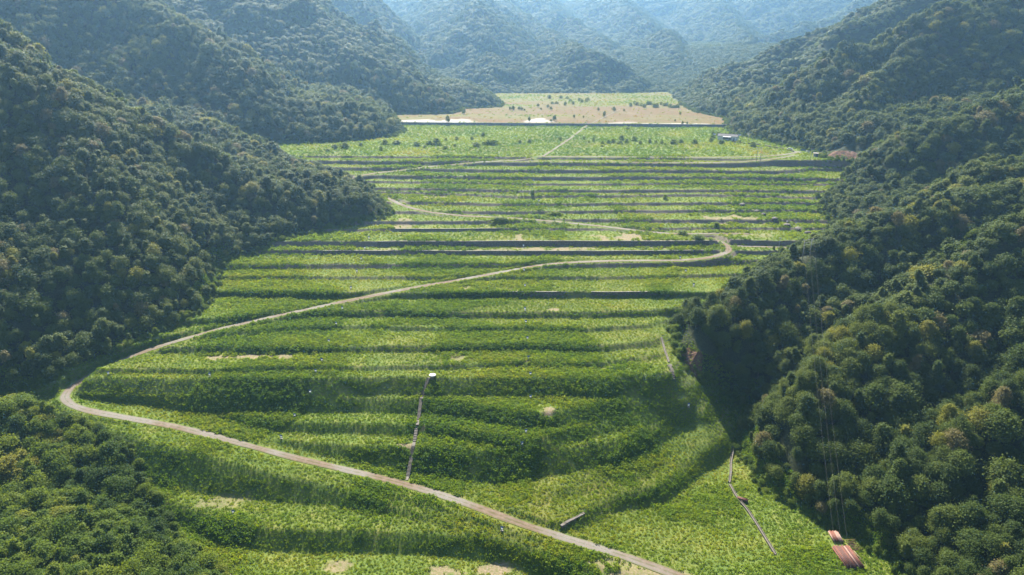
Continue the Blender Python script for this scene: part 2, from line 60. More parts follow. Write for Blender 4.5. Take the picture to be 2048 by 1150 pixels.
STEPS = [[68.8,269.2,16.0],[68.9,261.0,12.9]]
DITCH = [[-112.2,189.8,-9.1],[-109.5,186.8,-9.2],[-106.6,183.5,-9.4],[-102.7,181.0,-9.6],[-97.4,178.0,-9.9],[-91.5,173.2,-10.1],[-84.3,166.8,-10.3]]
POLES = [[146.5,328.8,45.2,9.0],[150.2,332.0,46.3,6.7],[154.3,378.8,33.5,5.8],[187.2,524.8,61.1,11.3],[189.2,525.0,61.1,11.3],[236.2,718.5,70.3,7.2],[236.4,714.5,70.8,7.2],[228.1,523.5,61.5,10.9],[229.2,586.0,63.0,6.4],[209.8,615.5,63.0,8.1]]
HOUSE = [[190.5,638.2,63.0],[201.6,622.0,63.0]]
CAR = [232.1,574.8,63.0]
SIGNS = [[237.8,564.0,63.0],[238.5,561.5,63.0],[238.4,556.2,63.0],[239.0,553.8,63.0]]
HUT = [239.4,541.2,63.0]
PANELS = [[184.4,631.5,63.0],[205.2,625.0,63.0]]
EMBANK = [[-109.4,729.0,63.0],[214.2,716.2,63.0]]
BOULDERS = [[150.0,458.5,46.4,1.5],[155.2,451.8,44.5,2.6],[161.3,440.0,42.7,2.2],[163.8,433.8,42.1,2.4],[167.4,423.8,41.7,2.6],[172.6,416.5,39.6,2.6],[177.8,411.5,38.1,3.0],[181.0,404.0,37.9,2.4],[175.3,422.0,40.1,1.8],[133.8,488.2,52.0,1.6]]
BUSHES = [[-68.8,749.2,65.2,5.4,7.0,"lone"],[18.7,758.5,65.6,3.3,4.9,"t"],[46.6,765.8,65.6,4.4,5.5,"t"],[42.3,756.2,65.6,2.7,2.7,"t"],[-57.2,834.5,65.6,4.8,6.0,"t"],[-2.5,889.3,65.6,3.8,3.8,"f"],[1.3,883.0,65.6,5.0,5.0,"f"],[8.9,889.3,65.6,3.8,3.8,"f"],[12.0,883.0,65.6,3.8,3.8,"f"],[15.6,876.5,65.6,2.5,2.5,"f"],[34.4,930.0,65.6,4.0,4.0,"f"],[36.7,889.3,65.6,2.5,2.5,"f"],[46.9,916.0,65.6,3.9,3.9,"f"],[49.4,889.3,65.6,3.8,3.8,"f"],[-101.0,606.5,63.0,8.8,3.5,"g"],[-71.8,600.5,63.0,6.1,3.9,"g"],[-66.0,603.2,63.0,7.9,5.7,"g"],[-82.7,597.5,63.0,6.1,3.5,"g"],[-74.0,586.0,63.0,3.4,2.1,"g"],[-60.0,628.2,63.0,2.7,2.7,"g"],[-50.9,634.8,63.0,3.7,3.2,"g"],[-36.7,634.8,63.0,3.2,3.2,"g"],[-27.6,658.8,63.0,4.3,3.8,"g"],[-17.9,603.2,63.0,16.2,4.4,"hedge"],[-30.5,591.5,63.0,6.9,3.9,"g"],[-55.8,577.5,63.0,5.0,2.9,"g"],[-49.1,594.5,63.0,3.0,2.2,"g"],[7.1,612.5,63.0,3.5,3.1,"g"],[15.6,615.5,63.0,3.1,3.1,"g"],[70.6,796.0,65.6,2.8,3.4,"t"],[81.4,796.0,65.6,2.3,2.3,"t"],[107.8,876.5,65.6,3.1,3.7,"t"],[106.4,806.8,65.6,3.5,5.8,"t"],[126.5,870.2,65.6,5.0,5.0,"t"],[138.9,870.2,65.6,2.5,3.1,"t"],[177.7,761.0,65.6,2.2,2.2,"t"],[198.8,828.8,65.6,2.4,3.0,"t"],[179.6,734.2,65.5,2.6,3.2,"t"],[184.3,734.2,65.6,2.1,2.6,"t"],[118.5,714.2,63.0,4.1,2.1,"g"],[43.8,631.5,63.0,3.2,3.2,"g"],[66.2,638.2,63.0,2.3,2.8,"g"],[68.6,615.5,63.0,1.8,2.2,"g"],[73.4,622.0,63.0,2.2,3.6,"g"],[79.5,606.5,63.0,3.1,3.1,"g"],[85.2,609.5,63.0,3.5,3.5,"g"],[90.0,615.5,63.0,4.0,3.6,"g"],[100.0,631.5,63.0,5.9,4.6,"g"],[95.1,608.0,63.0,6.2,3.1,"g"],[101.6,612.5,63.0,4.0,4.0,"g"],[110.8,628.2,63.0,5.0,4.1,"g"],[112.7,608.0,63.0,3.5,3.1,"g"],[122.5,615.5,63.0,3.6,3.6,"g"],[126.7,609.5,63.0,3.1,3.1,"g"],[132.0,609.5,63.0,3.1,3.1,"g"],[133.2,600.5,63.0,2.6,2.2,"g"],[142.1,609.5,63.0,6.6,4.0,"g"],[149.7,612.5,63.0,4.4,3.5,"g"],[161.1,609.5,63.0,5.7,4.0,"g"],[104.7,580.2,63.0,1.7,1.3,"g"],[124.7,588.8,63.0,2.1,1.3,"g"],[77.3,592.5,63.0,2.6,1.7,"g"],[-149.1,580.2,63.0,5.9,3.8,"g"],[-141.3,583.0,63.0,8.5,5.1,"g"],[-130.2,594.5,63.0,4.3,3.0,"g"],[-108.9,572.0,63.0,3.3,3.3,"g"],[-152.0,566.8,63.0,3.3,2.1,"g"],[-111.6,606.5,63.0,6.2,4.0,"g"],[186.8,645.0,63.0,4.2,6.5,"h"],[179.1,622.0,63.0,4.0,4.0,"h"],[184.5,609.5,63.0,6.2,3.5,"h"],[206.3,591.5,63.0,6.0,4.3,"h"],[196.8,662.2,63.0,4.3,3.8,"h"],[-7.6,420.0,40.7,13.9,3.2,"m1"],[28.0,433.5,42.1,10.4,2.3,"m2"],[104.2,403.0,37.9,5.8,2.7,"m3"],[128.0,415.5,39.6,4.4,2.5,"m4"],[110.9,393.2,37.7,7.2,2.7,"m5"],[14.2,464.5,47.9,3.1,4.1,"m6"],[105.2,461.5,46.4,3.1,3.1,"m7"],[158.1,938.5,65.6,5.0,4.5,"w"],[167.6,963.2,65.6,4.1,5.1,"w"],[169.5,954.2,65.6,6.8,4.3,"w"],[173.3,942.0,65.6,5.7,3.7,"w"],[173.6,922.5,65.6,5.3,4.7,"w"],[185.6,963.2,65.6,6.2,4.6,"w"],[189.3,965.0,65.6,6.5,4.4,"w"],[186.5,922.0,65.6,5.8,5.1,"w"],[190.7,925.8,65.6,5.1,5.1,"w"],[203.6,961.5,65.6,4.5,3.9,"w"],[204.6,944.0,65.6,5.7,4.0,"w"],[208.2,946.5,65.6,5.0,4.5,"w"],[207.2,920.8,65.6,5.7,5.1,"w"],[211.2,916.5,65.6,5.7,3.6,"w"],[215.8,917.8,65.6,6.3,4.4,"w"],[228.4,955.5,65.6,6.3,4.6,"w"],[56.5,1068.0,65.6,6.4,5.3,"w2"],[55.7,974.2,65.6,4.6,3.1,"w2"],[61.6,978.0,65.6,5.9,2.9,"w2"],[74.1,1070.5,65.6,6.0,3.8,"w2"],[72.0,953.8,65.6,4.8,4.7,"w2"],[82.9,1066.0,65.6,5.6,3.1,"w2"],[84.2,1022.0,65.6,5.4,3.2,"w2"],[83.9,966.5,65.6,4.3,4.7,"w2"],[97.8,1026.0,65.6,5.0,4.0,"w2"],[99.1,998.8,65.6,5.1,4.2,"w2"],[106.4,1009.5,65.6,4.8,4.4,"w2"],[111.2,1036.0,65.6,6.5,4.1,"w2"]]
CUTS = [[[239.9,534.0,63.0],[255.0,524.8,63.8],[265.6,521.5,64.5],[21.0]],[[76.8,281.5,16.8],[78.9,274.0,13.1],[82.6,269.2,8.1],[14.0]]]


# ---------------------------------------------------------------- terrain maths
def smooth01(t):
    t = np.clip(t, 0, 1); return t*t*(3-2*t)

def lerp_grid(G, x0, y0, dx, dy, X, Y):
    ny, nx = G.shape
    fx = np.clip((np.asarray(X, float)-x0)/dx, 0, nx-1.001); fy = np.clip((np.asarray(Y, float)-y0)/dy, 0, ny-1.001)
    ix = fx.astype(int); iy = fy.astype(int); tx = fx-ix; ty = fy-iy
    return (G[iy, ix]*(1-tx)+G[iy, ix+1]*tx)*(1-ty)+(G[iy+1, ix]*(1-tx)+G[iy+1, ix+1]*tx)*ty

def _hash(ix, iy, s):
    h = (ix.astype(np.int64)*374761393+iy.astype(np.int64)*668265263+s*974711) & 0x7fffffff
    h = ((h ^ (h >> 13))*1274126177) & 0x7fffffff
    return ((h ^ (h >> 16)) & 0xffff)/65535.0

def vnoise(X, Y, s=0):
    ix = np.floor(X); iy = np.floor(Y); tx = X-ix; ty = Y-iy
    tx = tx*tx*(3-2*tx); ty = ty*ty*(3-2*ty)
    a = _hash(ix, iy, s); b = _hash(ix+1, iy, s); c = _hash(ix, iy+1, s); d = _hash(ix+1, iy+1, s)
    return (a*(1-tx)+b*tx)*(1-ty)+(c*(1-tx)+d*tx)*ty

def fbm(X, Y, scale, octv=4, s=0):
    r = 0; a = .5; n = 0
    for o in range(octv):
        r = r+a*(vnoise(X/scale, Y/scale, s+o*17)-.5); n += a; a *= .5; scale = scale/2.03
    return r/n*2

def column_knots(edges, x, zmax):
    """bench edges and riser feet met when walking one line x = const towards the camera"""
    K = len(edges)
    ye = np.array([np.interp(x, [q[0] for q in e], [q[1] for q in e]) for e in edges])
    ze = np.array([np.interp(x, [q[0] for q in e], [q[2] for q in e]) for e in edges])
    for k in range(K-2, -1, -1):
        ze[k] = max(ze[k], ze[k+1])
    zf = np.append(ze[1:]+.25, ze[-1]-4.5)
    zf = np.minimum(zf, ze)
    ys = [4000.]; zs = [zmax]
    for k in range(K):
        w = RISER.get(k, .95 if k < 13 else 1.1 if k < 20 else 1.3)*(ze[k]-zf[k])+.05
        if k in (21, 22): w *= 1+.3*float(smooth01((x-8)/25))
        ys += [ye[k], ye[k]-w]; zs += [ze[k], zf[k]]
    ys += [-200.]; zs += [zs[-1]-4]
    ys = np.minimum.accumulate(np.array(ys)-np.arange(len(ys))*1e-3)
    return ys[::-1], np.array(zs)[::-1]
RISER = {11: .4, 12: .4, 15: .55, 24: 3.6}     # horizontal run of a riser per metre of height where a wall holds it

def valley_grid(edges, xs, Y):
    """Y: 1d samples; slight waviness so that bench edges are not ruler-straight"""
    G = np.zeros((len(Y), len(xs)))
    for i, x in enumerate(xs):
        ky, kz = column_knots(edges, x, edges[0][0][2])
        wob = fbm(np.full(len(Y), x), Y, 34., 3, 5)*1.3
        G[:, i] = np.interp(Y+np.where(Y < 530, wob, 0), ky, kz)+2.6*smooth01((Y-(743.5-.062*x))/2)
    return G

def blur_x(G, n):
    k = np.hanning(2*n+3)[1:-1]; k /= k.sum()
    P = np.pad(G, ((0, 0), (n, n)), mode='edge')
    return sum(k[j]*P[:, j:j+G.shape[1]] for j in range(2*n+1))

def seg_dist(X, Y, pts):
    """distance to a polyline and interpolated value of its third coordinate"""
    best = np.full(X.shape, 1e9); val = np.zeros(X.shape)
    for a, b in zip(pts[:-1], pts[1:]):
        ax, ay = a[0], a[1]; dx, dy = b[0]-ax, b[1]-ay
        L = dx*dx+dy*dy+1e-9
        t = np.clip(((X-ax)*dx+(Y-ay)*dy)/L, 0, 1)
        d = np.hypot(X-ax-t*dx, Y-ay-t*dy)
        m = d < best
        best = np.where(m, d, best)
        if len(a) > 2:
            val = np.where(m, a[2]+t*(b[2]-a[2]), val)
    return best, val

def in_poly(X, Y, P):
    c = np.zeros(X.shape, bool); n = len(P); j = n-1
    for i in range(n):
        xi, yi = P[i][0], P[i][1]; xj, yj = P[j][0], P[j][1]
        if yi != yj:
            c ^= ((yi > Y) != (yj > Y)) & (X < (xj-xi)*(Y-yi)/(yj-yi)+xi)
        j = i
    return c

def hills(X, Y, V):
    """forested slopes: crests of the spurs, fallen away to both sides, standing on the valley floor outside VALLEY"""
    H = np.full(X.shape, -500.)
    for crest, sl in SPURS:
        # local slope with some change from place to place
        d = np.full(X.shape, 1e9); h = np.full(X.shape, -500.)
        for a, b in zip(crest[:-1], crest[1:]):
            ax, ay = a[0], a[1]; dx, dy = b[0]-ax, b[1]-ay
            L = dx*dx+dy*dy+1e-9
            t = np.clip(((X-ax)*dx+(Y-ay)*dy)/L, 0, 1)
            dd = np.hypot(X-ax-t*dx, Y-ay-t*dy)
            h = np.maximum(h, a[2]+t*(b[2]-a[2])-sl*(np.sqrt(dd*dd+36)-6))
        H = np.where(np.abs(H-h) < 6, np.maximum(H, h)+(6-np.abs(H-h))**2/24, np.maximum(H, h))
    far = smooth01((np.hypot(X, Y)-300)/900)
    wx = X+fbm(X, Y, 120., 2, 33)*40; wy = Y+fbm(X, Y, 120., 2, 35)*40
    ridged = 1-2*np.abs(fbm(wx, wy, 150., 2, 27)); fine_r = 1-2*np.abs(fbm(wx, wy, 58., 2, 29))
    H = H+fbm(X, Y, 40., 3, 3)*4+(ridged-.5)*(9+9*far)+(fine_r-.5)*(6+7*far)
    d, _ = seg_dist(X, Y, VALLEY+VALLEY[:1])
    inside = in_poly(X, Y, VALLEY)
    hi = V+1.25*d+.3
    fr = smooth01((Y-500)/70)
    lo = V+np.minimum((.34+.20*fr)*np.minimum(d, 36+6*fr)+.12*np.maximum(d-36-6*fr, 0), 70)
    back = smooth01((Y-1060)/60)*smooth01((500-np.abs(X-60))/200)
    lo = lo*(1-back)+back*(V+np.minimum(.13*d, 60))
    T = np.clip(H, lo, hi)
    return np.where(inside, V, T), inside, d


# ---------------------------------------------------------------- helpers
def tag(o, label=None, cat=None, group=None, kind=None):
    if label: o['label'] = label
    if cat: o['category'] = cat
    if group: o['group'] = group
    if kind: o['kind'] = kind
    return o

def link(o, parent=None):
    COL.objects.link(o)
    if parent is not None: o.parent = parent
    return o

def empty(name, loc, rz=0.0):
    o = bpy.data.objects.new(name, None); o.location = loc; o.rotation_euler = (0, 0, rz); o.empty_display_size = .5
    return link(o)

def mesh_np(name, verts, faces, mat=None, smooth=False):
    """faces: (n,3) or (n,4) int array"""
    me = bpy.data.meshes.new(name)
    verts = np.asarray(verts, np.float32); faces = np.asarray(faces, np.int32)
    n, k = faces.shape
    me.vertices.add(len(verts)); me.vertices.foreach_set('co', verts.ravel())
    me.loops.add(n*k); me.loops.foreach_set('vertex_index', faces.ravel())
    me.polygons.add(n); me.polygons.foreach_set('loop_start', np.arange(0, n*k, k, dtype=np.int32))
    me.polygons.foreach_set('loop_total', np.full(n, k, np.int32))
    me.polygons.foreach_set('use_smooth', np.full(n, bool(smooth)))
    me.update(calc_edges=True)
    if mat: me.materials.append(mat)
    return me

def attr(me, name, values):
    a = me.attributes.new(name, 'FLOAT', 'POINT'); a.data.foreach_set('value', np.asarray(values, np.float32).ravel())

def grid_faces(ny, nx):
    i = np.arange(ny*nx).reshape(ny, nx)
    return np.stack([i[:-1, :-1], i[:-1, 1:], i[1:, 1:], i[1:, :-1]], -1).reshape(-1, 4)

class NT:
    """small helper for node materials"""
    def __init__(self, name):
        self.m = bpy.data.materials.new(name); self.m.use_nodes = True
        self.t = self.m.node_tree; self.t.nodes.clear()
        self.out = self.t.nodes.new('ShaderNodeOutputMaterial')
    def n(self, typ, **kw):
        nd = self.t.nodes.new(typ)
        for k, v in kw.items():
            if k in nd.inputs: nd.inputs[k].default_value = v
            else: setattr(nd, k, v)
        return nd
    def l(self, a, b): self.t.links.new(a, b)
    def attr(self, name, typ='GEOMETRY'):
        a = self.n('ShaderNodeAttribute'); a.attribute_name = name; a.attribute_type = typ; return a
    def noise(self, scale, detail=4, rough=.55, coord=None, dist=0.0):
        t = self.n('ShaderNodeTexNoise'); t.inputs['Scale'].default_value = scale; t.inputs['Detail'].default_value = detail
        t.inputs['Roughness'].default_value = rough; t.inputs['Distortion'].default_value = dist
        if coord is not None: self.l(coord, t.inputs['Vector'])
        return t
    def ramp(self, fac, stops):
        r = self.n('ShaderNodeValToRGB'); e = r.color_ramp.elements
        while len(e) < len(stops): e.new(0.5)
        for q, (pos, c) in zip(e, stops):
            q.position = pos; q.color = (*c, 1)
        if fac is not None: self.l(fac, r.inputs['Fac'])
        return r
    def mix(self, fac, a, b, blend='MIX'):
        m = self.n('ShaderNodeMix'); m.data_type = 'RGBA'; m.blend_type = blend
        def put(sock, v):
            if hasattr(v, 'links'): self.l(v, sock)
            elif isinstance(v, (tuple, list)): sock.default_value = (*v, 1) if len(v) == 3 else v
            else: sock.default_value = v
        put(m.inputs[0], fac); put(m.inputs[6], a); put(m.inputs[7], b)
        return m.outputs[2]
    def math(self, op, a, b=None, clamp=False):
        m = self.n('ShaderNodeMath'); m.operation = op; m.use_clamp = clamp
        for i, v in enumerate((a, b)):
            if v is None: continue
            if hasattr(v, 'links'): self.l(v, m.inputs[i])
            else: m.inputs[i].default_value = v
        return m.outputs[0]
    def pos(self):
        g = self.n('ShaderNodeNewGeometry'); return g.outputs['Position']
    def bsdf(self, color, rough=.8, spec=.2, metal=0.0, bump=None, bump_strength=.3, bump_dist=.05):
        b = self.n('ShaderNodeBsdfPrincipled'); b.inputs['Roughness'].default_value = rough
        b.inputs['Specular IOR Level'].default_value = spec; b.inputs['Metallic'].default_value = metal
        if hasattr(color, 'links'): self.l(color, b.inputs['Base Color'])
        else: b.inputs['Base Color'].default_value = (*color, 1)
        if bump is not None:
            bp = self.n('ShaderNodeBump'); bp.inputs['Strength'].default_value = bump_strength; bp.inputs['Distance'].default_value = bump_dist
            self.l(bump, bp.inputs['Height']); self.l(bp.outputs['Normal'], b.inputs['Normal'])
        return b
    def finish(self, shader):
        self.l(shader.outputs[0], self.out.inputs['Surface']); return self.m

# ---------------------------------------------------------------- materials
def leaf_material(name, stops, trans=.35, rough=.6, spec=.25, vary=.35):
    t = NT(name)
    a = t.attr('tint', 'INSTANCER')
    nz = t.noise(1.6, 3, .6, t.pos())
    s = t.math('ADD', a.outputs['Fac'], t.math('MULTIPLY', t.math('SUBTRACT', nz.outputs['Fac'], .5), vary))
    r = t.ramp(s, stops)
    b = t.bsdf(r.outputs['Color'], rough, spec)
    tr = t.n('ShaderNodeBsdfTranslucent')
    hs = t.n('ShaderNodeHueSaturation'); hs.inputs['Hue'].default_value = .485; hs.inputs['Saturation'].default_value = 1.1; hs.inputs['Value'].default_value = 1.5
    t.l(r.outputs['Color'], hs.inputs['Color']); t.l(hs.outputs['Color'], tr.inputs['Color'])
    mx = t.n('ShaderNodeMixShader'); mx.inputs['Fac'].default_value = trans
    t.l(b.outputs[0], mx.inputs[1]); t.l(tr.outputs[0], mx.inputs[2])
    return t.finish(mx)

M = {}
M['tree_leaf'] = leaf_material('tree_leaf', [(0, (.025, .044, .010)), (.3, (.053, .082, .013)), (.6, (.095, .122, .017)), (.85, (.165, .17, .018)), (1, (.135, .115, .05))], .36, .65, .12)
M['scrub_leaf'] = leaf_material('scrub_leaf', [(0, (.035, .065, .013)), (.35, (.07, .115, .014)), (.7, (.12, .165, .016)), (1, (.19, .19, .03))], .42, .65, .12)
M['weed_leaf'] = leaf_material('weed_leaf', [(0, (.045, .10, .012)), (.35, (.095, .165, .013)), (.6, (.15, .21, .016)), (.85, (.225, .24, .028)), (1, (.28, .22, .06))], .48, .65, .12)

t = NT('bark'); nz = t.noise(3, 4, .6, t.pos())
M['bark'] = t.finish(t.bsdf(t.ramp(nz.outputs['Fac'], [(.3, (.05, .038, .028)), (.7, (.14, .11, .085))]).outputs['Color'], .9, .1))

def ground_material(name, flat=False):
    t = NT(name); P = t.pos()
    big = t.noise(.02, 4, .6, P); mid = t.noise(.14, 5, .6, P); fine = t.noise(1.3, 4, .65, P)
    grass = t.ramp(mid.outputs['Fac'], [(.3, (.06, .095, .02)), (.5, (.095, .13, .026)), (.7, (.15, .16, .04))]).outputs['Color']
    soil = t.ramp(fine.outputs['Fac'], [(.3, (.12, .088, .055)), (.7, (.24, .185, .125))]).outputs['Color']
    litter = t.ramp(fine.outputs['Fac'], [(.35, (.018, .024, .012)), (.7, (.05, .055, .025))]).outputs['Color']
    dry = t.ramp(mid.outputs['Fac'], [(.25, (.070, .066, .016)), (.5, (.105, .066, .024)), (.75, (.135, .075, .034))]).outputs['Color']
    sand = (.30, .275, .25)
    c = t.mix(t.attr('dry').outputs['Fac'], grass, dry)
    bare = t.math('MULTIPLY', t.attr('bare').outputs['Fac'], t.ramp(fine.outputs['Fac'], [(.3, (0.2,)*3), (.55, (1,)*3)]).outputs['Color'])
    c = t.mix(bare, c, soil)
    stone = t.ramp(fine.outputs['Fac'], [(.3, (.10, .082, .068)), (.7, (.21, .17, .14))]).outputs['Color']
    c = t.mix(t.attr('riser').outputs['Fac'], c, stone)
    c = t.mix(t.attr('sand').outputs['Fac'], c, sand)
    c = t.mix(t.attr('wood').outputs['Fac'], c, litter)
    return t.finish(t.bsdf(c, .95, .1, bump=fine.outputs['Fac'], bump_strength=.6, bump_dist=.25))
M['ground'] = ground_material('ground')

t = NT('dirt_road'); P = t.pos()
f1 = t.noise(.5, 5, .6, P); f2 = t.noise(4, 4, .6, P)
uu = t.attr('across').outputs['Fac']        # 0 at one verge, 1 at the other
rut = t.math('ABSOLUTE', t.math('SUBTRACT', t.math('ABSOLUTE', t.math('SUBTRACT', uu, .5)), .21))
rutm = t.ramp(rut, [(0, (1, 1, 1)), (.13, (0, 0, 0))]).outputs['Color']
f3 = t.noise(.06, 3, .5, P)
base = t.ramp(f1.outputs['Fac'], [(.3, (.08, .055, .038)), (.5, (.12, .085, .06)), (.72, (.17, .128, .096))]).outputs['Color']
base = t.mix(t.ramp(f3.outputs['Fac'], [(.4, (0, 0, 0)), (.62, (1, 1, 1))]).outputs['Color'], base, t.ramp(f2.outputs['Fac'], [(.3, (.12, .11, .10)), (.7, (.20, .185, .17))]).outputs['Color'])
c = t.mix(t.math('MULTIPLY', rutm, .5), base, (.165, .13, .10))
mid_ = t.ramp(t.math('ADD', t.math('ABSOLUTE', t.math('SUBTRACT', uu, .5)), t.math('MULTIPLY', t.math('SUBTRACT', f1.outputs['Fac'], .5), .4)), [(.0, (1, 1, 1)), (.09, (0, 0, 0))]).outputs['Color']
c = t.mix(t.math('MULTIPLY', mid_, .55), c, (.085, .09, .03))
edge = t.math('ABSOLUTE', t.math('SUBTRACT', uu, .5))
em = t.ramp(t.math('ADD', edge, t.math('MULTIPLY', t.math('SUBTRACT', f2.outputs['Fac'], .5), .45)), [(.34, (0, 0, 0)), (.47, (1, 1, 1))]).outputs['Color']
c = t.mix(t.math('MULTIPLY', em, .75), c, (.10, .11, .03))
M['road'] = t.finish(t.bsdf(c, .95, .1, bump=f2.outputs['Fac'], bump_strength=.5, bump_dist=.1))

# ---------------------------------------------------------------- heights
GX0, GY0, GDX, GDY = -700.0, 40.0, 2.0, 0.75
gxs = np.arange(GX0, 700.1, GDX); gys = np.arange(GY0, 1400.0, GDY)
VG = blur_x(valley_grid(EDGES, gxs, gys), 2)

def valley(X, Y):
    V = lerp_grid(VG, GX0, GY0, GDX, GDY, X, Y)
    # wooded bank at the lower left
    ins = in_poly(X, Y, BANK)
    if ins.any():
        d, _ = seg_dist(X, Y, BANK[:-3])
        b = np.minimum(.22*d, 6)+fbm(X, Y, 25., 3, 4)*1.6*np.clip(d/10, 0, 1)
        V = np.where(ins, V+b, V)
    for nm, pts, hw in ROADS:
        bx0 = min(q[0] for q in pts)-12; bx1 = max(q[0] for q in pts)+12
        by0 = min(q[1] for q in pts)-12; by1 = max(q[1] for q in pts)+12
        m = (X > bx0) & (X < bx1) & (Y > by0) & (Y < by1)
        if not m.any(): continue
        d, z = seg_dist(X[m], Y[m], pts)
        w = 1-smooth01((d-hw-.7)/2.2)
        V[m] = V[m]*(1-w)+(z-.10)*w
    return V

def terrain(X, Y):
    V = valley(X, Y)
    T, inside, d = hills(X, Y, V)
    return T, inside, d

FX0, FX1, FDX = -345.0, 345.0, 1.5
FY0, FY1, FDY = 80.0, 545.0, 0.75
PX0, PX1, PDX = -345.0, 345.0, 3.0
PY0, PY1, PDY = 545.0, 1270.0, 3.0

def patch_mesh(name, x0, x1, dx, y0, y1, dy):
    xs = np.arange(x0, x1+dx/2, dx); ys = np.arange(y0, y1+dy/2, dy)
    X, Y = np.meshgrid(xs, ys)
    T, inside, d = terrain(X, Y)
    bump = fbm(X, Y, 5., 3, 21)*.35+fbm(X, Y, 1.7, 2, 31)*.15
    rd = np.full(X.shape, 99.)
    for nm, pts, hw in ROADS:
        rd = np.minimum(rd, seg_dist(X, Y, pts)[0]-hw)
    T = T+bump*smooth01((rd-.8)/2)
    me = mesh_np(name, np.stack([X, Y, T], -1).reshape(-1, 3), grid_faces(*X.shape), M['ground'], True)
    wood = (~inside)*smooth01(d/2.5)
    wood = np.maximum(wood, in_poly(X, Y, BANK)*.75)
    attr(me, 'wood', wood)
    return me, X, Y, T, inside, d, rd

me, X, Y, T, ins, dd, rd = patch_mesh('terraced_slope', FX0, FX1, FDX, FY0, FY1, FDY)
bare = np.zeros(X.shape)
for (cx, cy_, rx, ry, s) in BARE:
    q = np.hypot((X-cx)/rx, (Y-cy_)/ry)+fbm(X, Y, 5., 4, 41)*1.5
    bare = np.maximum(bare, s*(1-smooth01((q-.7)/.5)))
attr(me, 'bare', bare); attr(me, 'sand', bare*0)
attr(me, 'dry', np.clip(fbm(X, Y, 40., 3, 51)*.5, 0, .25))
sl_ = np.hypot(np.gradient(T, FDY, axis=0), np.gradient(T, FDX, axis=1))
attr(me, 'riser', smooth01((sl_-.4)/.25)*ins*(.2+.8*smooth01((Y-330)/40))*smooth01((Y-235)/30))
slope_obj = tag(link(bpy.data.objects.new('terraced_slope', me)), 'green terraced valley slope stepping down towards the viewer', None, None, 'structure')
FT, FBARE, FINS, FRD, FDD = T, bare, ins, rd, dd
def fine(G, x, y): return lerp_grid(G, FX0, FY0, FDX, FDY, x, y)

me, X, Y, T, ins, dd, rd = patch_mesh('valley_floor', PX0, PX1, PDX, PY0, PY1, PDY)
wl = 743.5-.062*X
n1 = fbm(X, Y*2.2, 60., 4, 61)
dry = smooth01((Y-wl-3)/4)*(.6+.4*smooth01((1010-Y+n1*120)/110))*np.clip(.85+n1*.6, 0, 1)
sand = np.zeros(X.shape)
for (cx, cy_, rx, ry, s) in SAND:
    q = np.hypot((X-cx)/rx, (Y-cy_)/ry)+fbm(X, Y, 16., 3, 71)*.5
    sand = np.maximum(sand, s*(1-smooth01((q-.85)/.2)))
sand *= (Y > wl+3)
attr(me, 'dry', np.maximum(dry, np.clip(fbm(X, Y, 30., 3, 81)*.8, 0, .3))); attr(me, 'sand', sand)
attr(me, 'bare', np.clip(fbm(X, Y*2, 24., 3, 91)*2-.7, 0, 1)*dry*.6)
tag(link(bpy.data.objects.new('valley_floor', me)), 'flat valley floor of grass and bare tan ground', None, None, 'structure')
PT, PINS, PSAND, PDRY, PRD = T, ins, sand, dry, rd
def flat(G, x, y): return lerp_grid(G, PX0, PY0, PDX, PDY, x, y)

# coarse hills all round
hx = np.concatenate([np.arange(-2600, -705, 22.0), np.arange(-702, 703, 9.0), np.arange(706, 2601, 22.0)])
hy = np.concatenate([np.arange(-90, 1250, 7.0), np.arange(1250, 4050, 17.0)])
X, Y = np.meshgrid(hx, hy)
T, ins, dd = terrain(X, Y)
covered = ((X > FX0+9) & (X < FX1-9) & (Y > FY0+7) & (Y < PY1-7))
F = grid_faces(*X.shape); cv = covered.ravel()
F = F[~cv[F].all(1)]
nearx = (X > FX0-1) & (X < FX1+1) & (Y > FY0-1) & (Y < PY1+1)
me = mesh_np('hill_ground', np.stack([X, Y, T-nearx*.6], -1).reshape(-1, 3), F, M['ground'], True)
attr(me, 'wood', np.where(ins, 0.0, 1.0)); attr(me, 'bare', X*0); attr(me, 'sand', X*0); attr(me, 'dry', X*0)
tag(link(bpy.data.objects.new('hill_ground', me)), 'steep hillsides and mountains closing the valley', None, None, 'structure')
HT = T; HIN = ins
def height(x, y):
    x = np.asarray(x, float); y = np.asarray(y, float)
    return terrain(x, y)[0]

